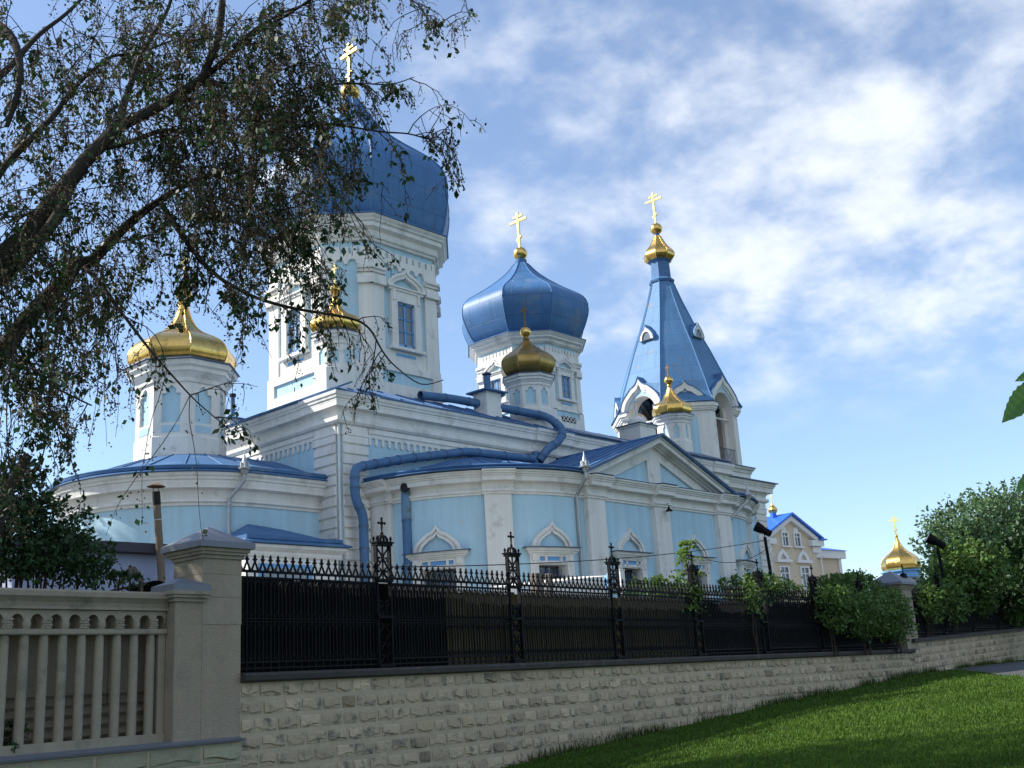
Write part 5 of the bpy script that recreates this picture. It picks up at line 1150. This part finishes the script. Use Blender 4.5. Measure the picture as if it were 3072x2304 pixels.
tk.tube([root, root.lerp(j0, .25) + Vector((.05, .05, 0)), root.lerp(j0, .6), j0], [.30, .24, .21, .18], 12, BARK)
SPAWN = []
for pts, d0, d1, r0, r1 in LIMBS:
    P = limb(pts, d0, d1, r.uniform(-.5, .5)); Q = []
    for i in range(len(P) - 1):
        p0, p1, p2, p3 = P[max(i - 1, 0)], P[i], P[i + 1], P[min(i + 2, len(P) - 1)]
        for q in range(4): t = q / 4; Q.append(.5 * ((2 * p1) + (p2 - p0) * t + (2 * p0 - 5 * p1 + 4 * p2 - p3) * t * t + (3 * p1 - p0 - 3 * p2 + p3) * t ** 3))
    Q.append(P[-1]); n = len(Q); rr = [(r0 + (r1 - r0) * (i / (n - 1)) ** .8) * r.uniform(.94, 1.06) for i in range(n)]
    tk.tube(Q, rr, 9 if r0 > .05 else 6, BARK); SPAWN.append((Q, rr))
for Q in (SPAWN[1][0][0], SPAWN[2][0][0], SPAWN[5][0][0], SPAWN[12][0][0], SPAWN[13][0][0]): tk.tube([j0, j0.lerp(Q, .5) + Vector((-.1, 0, .1)), Q], [.12, .10, .09 if Q is SPAWN[1][0][0] else .05], 8, BARK)
tk.build('trunk', ELM, smooth=60)
def in_open(p):          # keep the right side of the crown loose
    return True
def clump(p, dr, n, size):
    for _ in range(n):
        d = (rv(r) * .9 + dr * .5 + Vector((0, 0, -.55))).normalized(); L = size * r.uniform(.6, 1.25)
        lf.leaf(p + rv(r) * .05, d, rv(r), L, L * r.uniform(.26, .36), r.choice((.7, .85, 1, 1, 1.15, 1.5)))
def seeds(p, n):
    for _ in range(n):
        q = p + Vector((r.gauss(0, .018), r.gauss(0, .018), r.gauss(-.02, .03))); d = rv(r); L = r.uniform(.012, .026)
        sd_.leaf(q, d, rv(r), L, L * .5, r.uniform(.5, 1.5))
def twig(p, d, L, lev, den):
    n = 6 if lev == 0 else 5; P = [p]; st = L / n; dr = d.copy()
    for i in range(n):
        dr = (dr + rv(r) * .28 + Vector((0, 0, -.16 - .10 * lev))).normalized(); P.append(P[-1] + dr * st)
    tw.tube(P, .0066 if lev == 0 else .0040, .0024, 3, r.uniform(.7, 1.3))
    for i in range(2 if lev == 0 else 1, n + 1):
        x = r.random()
        if x < .15 * den: clump(P[i], dr, r.choice((1, 1, 2, 3, 4)), .058)
        if r.random() < .40 * den: seeds(P[i], r.choice((2, 3, 5, 7)))
        if r.random() < .30 * den: seeds(P[i].lerp(P[i - 1], .5), 3)
    if r.random() < .20 * den: clump(P[-1], dr, r.choice((3, 4, 6)), .070)
    if lev < 2:
        for i in range(1, n):
            if r.random() < (.62 if lev == 0 else .34): 
                s = (dr + rv(r) * 1.0 + Vector((0, 0, -.2))).normalized(); twig(P[i], s, L * r.uniform(.35, .7), lev + 1, den)
for li, (Q, rr) in enumerate(SPAWN):
    thin = li in (7, 8, 9, 10, 11, 16, 23, 24)
    for i in range(1, len(Q)):
        seg = (Q[i] - Q[i - 1]); vx = (Q[i] - CAM); px = 1106 + 2376 * vx.dot(CR) / vx.dot(CF)
        py = 829 - 2376 * vx.dot(CU) / vx.dot(CF)
        if px < -250 or py < -250: continue
        den = 1.0
        if px > 740: den = .6
        if px > 830: den = .40
        nt_ = (1.25 if rr[i] < .06 else .8) * (.5 if px > 780 else 1.0)
        if 520 < px < 780 and 150 < py < 560: nt_ *= 1.2; den = 1.0
        if px > 520 and py > 540: nt_ *= .6
        if py > 640 and px > 200: nt_ *= .6; den *= .6
        if py > 820: nt_ *= .5; den *= .7
        k = int(nt_) + (1 if r.random() < nt_ % 1 else 0)
        for _ in range(k):
            d = (seg.normalized() * .6 + rv(r) * .9).normalized()
            twig(Q[i], d, r.uniform(.35, 1.15) * (1 if not thin else .6), 0, den)
for _ in range(46):                    # long hanging whips
    li = r.choice((0, 1, 2, 6, 6, 11)); Q, rr = SPAWN[li]; p = Q[r.randrange(4, len(Q))]; P = [p]; d = (rv(r) * .4 + Vector((0, 0, -1))).normalized()
    for i in range(9): d = (d + rv(r) * .14 + Vector((0, 0, -.1))).normalized(); P.append(P[-1] + d * r.uniform(.1, .17))
    tw.tube(P, .0045, .002, 3)
    for q in P[2:]:
        if r.random() < .35: clump(q, d, 2, .058)
        if r.random() < .5: seeds(q, 4)
tw.build('twigs', TWIG, ELM); lf.build('crown', LEAFD, ELM); sd_.build('seed_clusters', SEED, ELM)
# ------------------------------------------------------------------ bushes and trees made of leaf clumps
def foliage(lb, c, rad, n, size, rr, shell=.55, tone=(.6, 1.4), clump_n=26, spread=.35):
    c = Vector(c); nc = max(1, n // clump_n)
    for _ in range(nc):
        d = rv(rr); q = shell + (1 - shell) * rr.random() ** .5; cc = c + Vector((d.x * rad[0], d.y * rad[1], d.z * rad[2])) * q; tn = rr.uniform(*tone); cs = rr.uniform(.6, 1.3) * spread
        for _ in range(clump_n):
            p = cc + Vector((rr.gauss(0, .5), rr.gauss(0, .5), rr.gauss(0, .35))) * cs
            dd = (rv(rr) + Vector((0, 0, -.15)) + d * .5).normalized(); L = size * rr.uniform(.6, 1.3)
            lb.leaf(p, dd, (rv(rr) + Vector((0, 0, .8))).normalized(), L, L * .3, tn * rr.uniform(.8, 1.2))
def sprigs(lb, tb, c, rad, n, size, rr, L=.5):     # shoots that break the outline
    for _ in range(n):
        d = rv(rr); d.z = abs(d.z) * .8 + .2; p = Vector(c) + Vector((d.x * rad[0], d.y * rad[1], d.z * rad[2])) * .9; P = [p]; dd = (d * .6 + Vector((0, 0, .7)) + rv(rr) * .3).normalized()
        for i in range(5): dd = (dd + rv(rr) * .15).normalized(); P.append(P[-1] + dd * L / 5 * rr.uniform(.6, 1.3))
        tb.tube(P, .008, .003, 3)
        for q in P[1:]:
            for _ in range(3): lb.leaf(q, (rv(rr) + dd * .4).normalized(), rv(rr), size * rr.uniform(.7, 1.2), size * .3, rr.uniform(.8, 1.5))
def bush(name, label, blobs, z0, n, size, mt, seed, cat='bush', sp=14, shell=.5, spread=.35, group=None):
    rr = random.Random(seed); c0 = blobs[0][0]; t = thing(name, label, cat, (c0[0], c0[1], z0), group); lb = LB(); tb = LB(); vol = sum(b[1][0] * b[1][2] for b in blobs)
    for c, rad in blobs:
        foliage(lb, c, rad, int(n * rad[0] * rad[2] / vol), size, rr, shell, spread=spread); sprigs(lb, tb, c, rad, sp, size, rr, .55 * rad[2])
        for _ in range(4):
            p = Vector((c[0] + rr.uniform(-.2, .2), c[1] + rr.uniform(-.1, .1), z0)); e = Vector(c) + rv(rr) * rad[0] * .5; tb.tube([p, p.lerp(e, .5) + rv(rr) * .1, e], .025, .012, 4)
    tb.build('stems', TWIG, t)['kind'] = 'stuff'; lb.build('crown', mt, t); return t
def F(px, py, off):            # point over the railing line, off metres behind it
    d = ray(px, py); n = Vector((-.08, 1.0)); cc = 16.40 - .08 * 14.06 + off; t = (cc - n.x * CAM.x - n.y * CAM.y) / (n.x * d.x + n.y * d.y); p = CAM + d * t; return (p.x, p.y, p.z)
def blob(px, py, rpx, rpy, off, dep=.8):
    p = F(px, py, off); dd = (Vector(p) - CAM).dot(CF); return (p, (rpx / 2376 * dd * 1.15, dep, rpy / 2376 * dd))
bush('bush', 'low loose green bush left of the young tree behind the railing', [blob(1440, 1285, 46, 28, 1.0), blob(1400, 1270, 22, 14, 1.2), blob(1480, 1300, 26, 24, .4, .4)], 1.9, 2600, .10, LEAFM, 1, sp=12, group='bushes along the railing')
bush('bush', 'rounded green bush around the foot of the floodlight pole', [blob(1630, 1275, 58, 26, .9), blob(1605, 1262, 30, 16, 1.1), blob(1680, 1285, 36, 24, 1.0), blob(1618, 1300, 20, 30, .1, .4)], 1.9, 4200, .11, LEAFM, 2, sp=12, group='bushes along the railing')
bush('bush', 'largest bush, spilling over the far end of the railing', [blob(1850, 1286, 76, 34, .8), blob(1800, 1278, 42, 26, 1.0), blob(1900, 1306, 60, 28, .2), blob(1860, 1325, 86, 46, -.3), blob(1790, 1320, 40, 40, -.1), blob(1930, 1345, 45, 45, -.3, .6), blob(1840, 1266, 40, 20, 1.2)], 1.9, 11500, .13, LEAFM, 3, sp=34, group='bushes along the railing')
bush('bush', 'bush right of the far pillar hanging over the higher wall', [blob(2020, 1280, 50, 34, 1.4), blob(2040, 1300, 60, 40, .2), blob(2000, 1310, 30, 36, .0, .5), blob(2100, 1295, 60, 34, .4)], 2.4, 8500, .17, LEAFM, 4, sp=12, group='bushes along the railing')
bush('bush', 'hedge-like bush on the higher wall at the right edge', [blob(2150, 1290, 50, 34, .6), blob(2190, 1280, 50, 42, .6), blob(2240, 1285, 60, 42, .6), blob(2190, 1315, 70, 30, .0)], 2.6, 8000, .2, LEAFM, 5, sp=10, group='bushes along the railing')
bush('bush', 'dense dark bush mounded behind the left part of the balustrade', [blob(60, 1180, 110, 62, 1.6, .8), blob(130, 1210, 110, 44, 1.3, .7), blob(20, 1090, 80, 46, 2.0, .6), blob(190, 1238, 40, 20, 1.0, .4), blob(265, 1252, 30, 9, .9, .3), blob(-60, 1120, 90, 110, 1.8, .8), blob(40, 1060, 40, 56, 2.0, .5), blob(110, 1140, 70, 50, 1.7, .6)], 1.9, 12000, .085, LEAFD, 6, sp=16, shell=.35, spread=.22)
# broken limb sticking out of the dark bush
b = MB(); p0 = at(5, 1075, 18.4); p1 = at(62, 982, 18.2); b.tube([Vector((p0.x - .2, p0.y, 1.9)), p0, p0.lerp(p1, .6), p1], [.10, .085, .08, .075], 8, BARK)
o = b.build('cut_branch', smooth=60); tag(o, 'sawn-off bare branch stub poking out of the dark bush', 'branch')
# young tree
rr = random.Random(31); c = F(1483, 1250, .6); YT = thing('young_tree', 'young sapling with long yellow-green leaves standing behind the railing', 'tree', (c[0], c[1], 1.9)); lb = LB(); tb = LB()
top = F(1490, 1166, .6); dd = 2376 / (Vector(c) - CAM).dot(CF)
P = [Vector((c[0] - .05, c[1], 1.9)), Vector(F(1487, 1290, .6)), Vector(F(1486, 1225, .6)), Vector(top)]; tb.tube(P, .03, .008, 5)
for i in range(46):
    f = rr.random() ** .8; p = P[1].lerp(P[2], f * 2) if f < .5 else P[2].lerp(P[3], f * 2 - 1); a = rr.uniform(0, 2 * pi); L = (.62 - .38 * f) * rr.uniform(.6, 1.1)
    d = Vector((cos(a), sin(a), .55)).normalized(); Q = [p]
    for q in range(5): d = (d + Vector((0, 0, -.16)) + rv(rr) * .08).normalized(); Q.append(Q[-1] + d * L / 5)
    tb.tube(Q, .007, .003, 3); tn = rr.choice((.35, .5, .7, .9, 1.1)) if f < .6 else rr.uniform(.8, 1.3)
    for q in Q[1:]:
        sd2 = d.cross(Vector((0, 0, 1))).normalized()
        for s in (-1, 1): lb.leaf(q, (sd2 * s * .8 + d * .5 + Vector((0, 0, -.25)) + rv(rr) * .2).normalized(), (Vector((0, 0, 1)) + rv(rr) * .4).normalized(), rr.uniform(.14, .22), .038, tn * rr.uniform(.85, 1.15))
tb.build('trunk', TWIG, YT); lb.build('crown', LEAFY, YT)
# big tree at the right and the ones behind it
def tree(name, label, base, blobs, n, size, mt, seed, trunk_r, spread=.9, group=None, z0=1.9):
    rr = random.Random(seed); t = thing(name, label, 'tree', (base[0], base[1], z0), group); lb = LB(); tb = LB(); vol = sum(b[1][0] * b[1][2] for b in blobs)
    b0 = Vector((base[0], base[1], z0)); fork = b0 + Vector((0, 0, (blobs[0][0][2] - z0) * .55)); m = MB(); m.tube([b0, b0.lerp(fork, .5), fork], [trunk_r * 1.3, trunk_r, trunk_r * .85], 10, BARK)
    for c, rad in blobs:
        e = Vector(c); mid = fork.lerp(e, .5) + rv(rr) * .3; m.tube([fork, mid, e], [trunk_r * .55, trunk_r * .32, trunk_r * .12], 6, BARK)
        for _ in range(5): q = e + Vector([rv(rr)[i] * rad[i] * .8 for i in range(3)]); m.tube([mid.lerp(e, .6), q], [trunk_r * .12, trunk_r * .04], 4, BARK)
        foliage(lb, c, rad, int(n * rad[0] * rad[2] / vol), size, rr, .35, (.55, 1.45), 22, spread); sprigs(lb, tb, c, rad, 10, size, rr, .9)
    m.build('trunk', t, smooth=60); tb.build('twigs', TWIG, t)['kind'] = 'stuff'; lb.build('crown', mt, t); return t
def tb_(px, py, rpx, rpy, dist, dep): p = at(px, py, dist); dd = (p - CAM).dot(CF); return (tuple(p), (rpx / 2376 * dd, dep, rpy / 2376 * dd))
pb_ = at(2165, 1330, 68)
tree('broad_tree', 'large spreading grey-green tree filling the right edge', (pb_.x, pb_.y), [tb_(2150, 1115, 70, 45, 68, 2.6), tb_(2080, 1125, 60, 42, 67, 2.4), tb_(2200, 1090, 50, 30, 70, 2.6), tb_(2052, 1165, 32, 30, 66, 2.0), tb_(2120, 1175, 90, 46, 67, 2.6), tb_(2036, 1208, 18, 26, 65, 1.2), tb_(2210, 1165, 70, 60, 70, 2.8), tb_(2060, 1215, 46, 30, 66, 1.8), tb_(2290, 1120, 80, 70, 71, 3), tb_(2170, 1235, 70, 40, 69, 2.4)], 19000, .24, LEAFT, 12, .38, .6)
pc_ = at(2085, 1330, 56)
tree('small_tree', 'bright green bushy tree below the big tree', (pc_.x, pc_.y), [tb_(2085, 1205, 36, 30, 56, 1.2), tb_(2100, 1240, 50, 26, 56, 1.4), tb_(2065, 1250, 34, 24, 55, 1.2)], 4500, .24, LEAFM, 14, .16, .6)
pd_ = at(2230, 1330, 60)
tree('dark_tree', 'dark shaded tree under the right end of the big tree', (pd_.x, pd_.y), [tb_(2180, 1230, 40, 50, 61, 1.6), tb_(2230, 1215, 50, 70, 60, 2.0), tb_(2200, 1265, 50, 30, 59, 1.6)], 6000, .26, LEAFD, 15, .22, .7)
tree('added_shade_tree', 'tall dark tree added to shade the lawn, almost wholly beyond the left edge', (2.5, 24.5), [((2.6, 24.5, 15.5), (4.4, 4.2, 4.6)), ((1.0, 23.5, 10.5), (4.2, 4.0, 3.2)), ((4.0, 26.0, 11.5), (3.0, 3.6, 3.2)), ((0.5, 26.0, 18.5), (3.4, 3.2, 2.6)), ((-1.8, 24.5, 14.0), (3.2, 3.2, 3.4))], 15000, .30, LEAFD, 19, .42, .8)  # added out of view, in line with the sun, to shade the lawn
tree('added_shade_tree', 'second added tree, unseen beyond the left edge, shading the apse', (6.0, 43.0), [((6.5, 43.0, 14.5), (4.2, 4.2, 4.0)), ((4.5, 41.5, 10.5), (3.4, 3.4, 2.8)), ((8.0, 43.5, 11.0), (3.0, 3.4, 3.0))], 8000, .30, LEAFD, 23, .40, .8)  # unseen tree added to keep the sun off the apse wall
# broad leaves of a branch hanging in from the right, close to the camera
def serrated(b, c, d, n, L, w, mt, seed, tone=1.02):
    rr = random.Random(seed); d = d.normalized(); n = (n - d * n.dot(d)).normalized(); s = d.cross(n); N_ = 16; vs = []; fs = []
    for i in range(N_ + 1):
        f = i / N_; ww = w * (sin(pi * min(1, f * 1.02) ** .72) ** .8) * (1 + (.10 if i % 2 else -.04)); m = c + d * (L * f) - n * (.10 * L * f * f) + n * (.012 * (i % 2) * L)
        vs += [m + s * ww + n * (.12 * ww), m, m - s * ww + n * (.12 * ww)]
    for i in range(N_):
        a = 3 * i; fs += [(a, a + 1, a + 4, a + 3), (a + 1, a + 2, a + 5, a + 4)]
    b.add(vs, fs, mt, tone)
pr = at(2290, 905, 3.0); HB2 = thing('leafy_branch', 'near branch tip with broad serrated leaves entering at the right edge', 'branch', tuple(pr)); m = MB(); lv = MB(); up_ = CU
m.tube([at(2420, 620, 3.4), at(2330, 780, 3.1), at(2262, 860, 3.0), at(2250, 1000, 3.0), at(2262, 1040, 3.0)], [.012, .008, .005, .004, .003], 6, BARK); m.build('twig', HB2)
for (x0, y0, x1, y1, w, sd2) in ((2242, 826, 2168, 912, .030, 1), (2248, 800, 2194, 822, .014, 2), (2256, 1010, 2196, 1062, .022, 3), (2290, 800, 2320, 900, .03, 4), (2280, 900, 2260, 980, .02, 5)):
    a, e = at(x0, y0, 3.0), at(x1, y1, 2.97); serrated(lv, a, e - a, -CF + CU * .5 + CR * .2, (e - a).length, w, LEAFB, sd2)
lv.build('leaves', HB2)
# ------------------------------------------------------------------ lawn grass, weeds along the wall
rr = random.Random(77); g = LB()
def blade(x, y, h, tone, wd):
    z = gz(x, y); a = rr.uniform(0, 2 * pi); t = rr.uniform(.15, .6) * h; dx, dy = cos(a), sin(a); o = len(g.v); wx, wy = -dy * wd, dx * wd
    g.v += [Vector((x - wx, y - wy, z - .01)), Vector((x + wx, y + wy, z - .01)), Vector((x + dx * t * .4 + wx * .6, y + dy * t * .4 + wy * .6, z + h * .6)), Vector((x + dx * t * .4 - wx * .6, y + dy * t * .4 - wy * .6, z + h * .6)), Vector((x + dx * t, y + dy * t, z + h * .95))]
    g.f += [(o, o + 1, o + 2, o + 3), (o + 3, o + 2, o + 4)]; g.t += [tone * .8, tone]
cnt = 0
while cnt < 120000:
    px, py = rr.uniform(1060, 2260), 1430 + 270 * rr.random() ** 1.0
    d = ray(px, py)
    if d.z > -.004: continue
    t = 1.2 / -d.z; x, y = d.x * t, d.y * t
    for _ in range(14): t = .5 * t + .5 * (1.6 - gz(x, y)) / -d.z; x, y = d.x * t, d.y * t
    if t < 0 or abs(1.6 + d.z * t - gz(x, y)) > .08: continue
    if x > 62 or y > 16.0 + .08 * (x - 10.7) - .05 or math.hypot(x, y) < 6: continue
    u = (x - 10.7); wdist = 16.13 + .08 * (x - 10.7) - y
    if on_path(x, y): continue
    D_ = math.hypot(x, y); patch = .75 + .5 * (sin(x * .7 + 1.3 * sin(y * .5)) * sin(y * .9 + x * .2) * .5 + .5)
    for _ in range(3):
        xx, yy = x + rr.gauss(0, .05 * D_ / 14), y + rr.gauss(0, .05 * D_ / 14)
        if yy > 15.98 + .08 * (xx - 10.7) - .10 * sin(xx * 2.1) - .07 * sin(xx * 5.3 + 1): continue
        blade(xx, yy, rr.uniform(.028, .065) * patch * (1 + D_ / 60), rr.choice((.85, .95, 1, 1.1, 1.2)) * (.85 + .3 * patch), .004 + D_ * .00035); cnt += 1
lt = LB()
for i in range(420):                       # fallen leaves and seed litter
    px, py = rr.uniform(1080, 2230), rr.uniform(1450, 1680); d = ray(px, py); t = 14 / math.hypot(d.x, d.y)
    for _ in range(14): t = .5 * t + .5 * (1.6 - gz(d.x * t, d.y * t)) / min(d.z, -.004)
    x, y = d.x * t, d.y * t
    if t < 0 or y > 16 + .08 * (x - 10.7) or x > 60: continue
    lt.leaf(Vector((x, y, gz(x, y) + rr.uniform(.03, .06))), Vector((rr.uniform(-1, 1), rr.uniform(-1, 1), .1)).normalized(), Vector((0, 0, 1)), rr.uniform(.03, .07), .018, rr.uniform(.6, 1.6))
lo = lt.build('leaf_litter', SEED); lo['kind'] = 'stuff'; lo['label'] = 'scattered dry leaves lying in the lawn'; lo['category'] = 'leaf litter'
for i in range(5200):                      # rank growth at the foot of the wall
    u = rr.uniform(2, 46); w = abs(rr.gauss(0, .14)) + .05; 
    if sin(u * 1.7) + sin(u * .63 + 1) + rr.gauss(0, .7) < -.2: continue
    x, y, _z = fW(u, 0, w); blade(x, y, rr.uniform(.10, .32) * (1.6 if rr.random() < .06 else 1), rr.choice((.4, .6, .8, .95)), .008)
go = g.build('lawn', GRASS); go['kind'] = 'stuff'; go['label'] = 'mown green lawn sloping up along the stone wall'; go['category'] = 'grass'
# small weeds in the gaps of the balustrade
bush('weed', 'dark weed tuft growing between two balusters', [(tuple(fW(-3.62, 1.32, -.42)), (.14, .12, .2)), (tuple(fW(-3.70, 1.16, -.30)), (.12, .08, .08))], 1.05, 520, .05, LEAFD, 51, cat='weed', sp=4, spread=.08)
for o in list(bpy.data.objects):
    if '_o' in o: del o['_o']
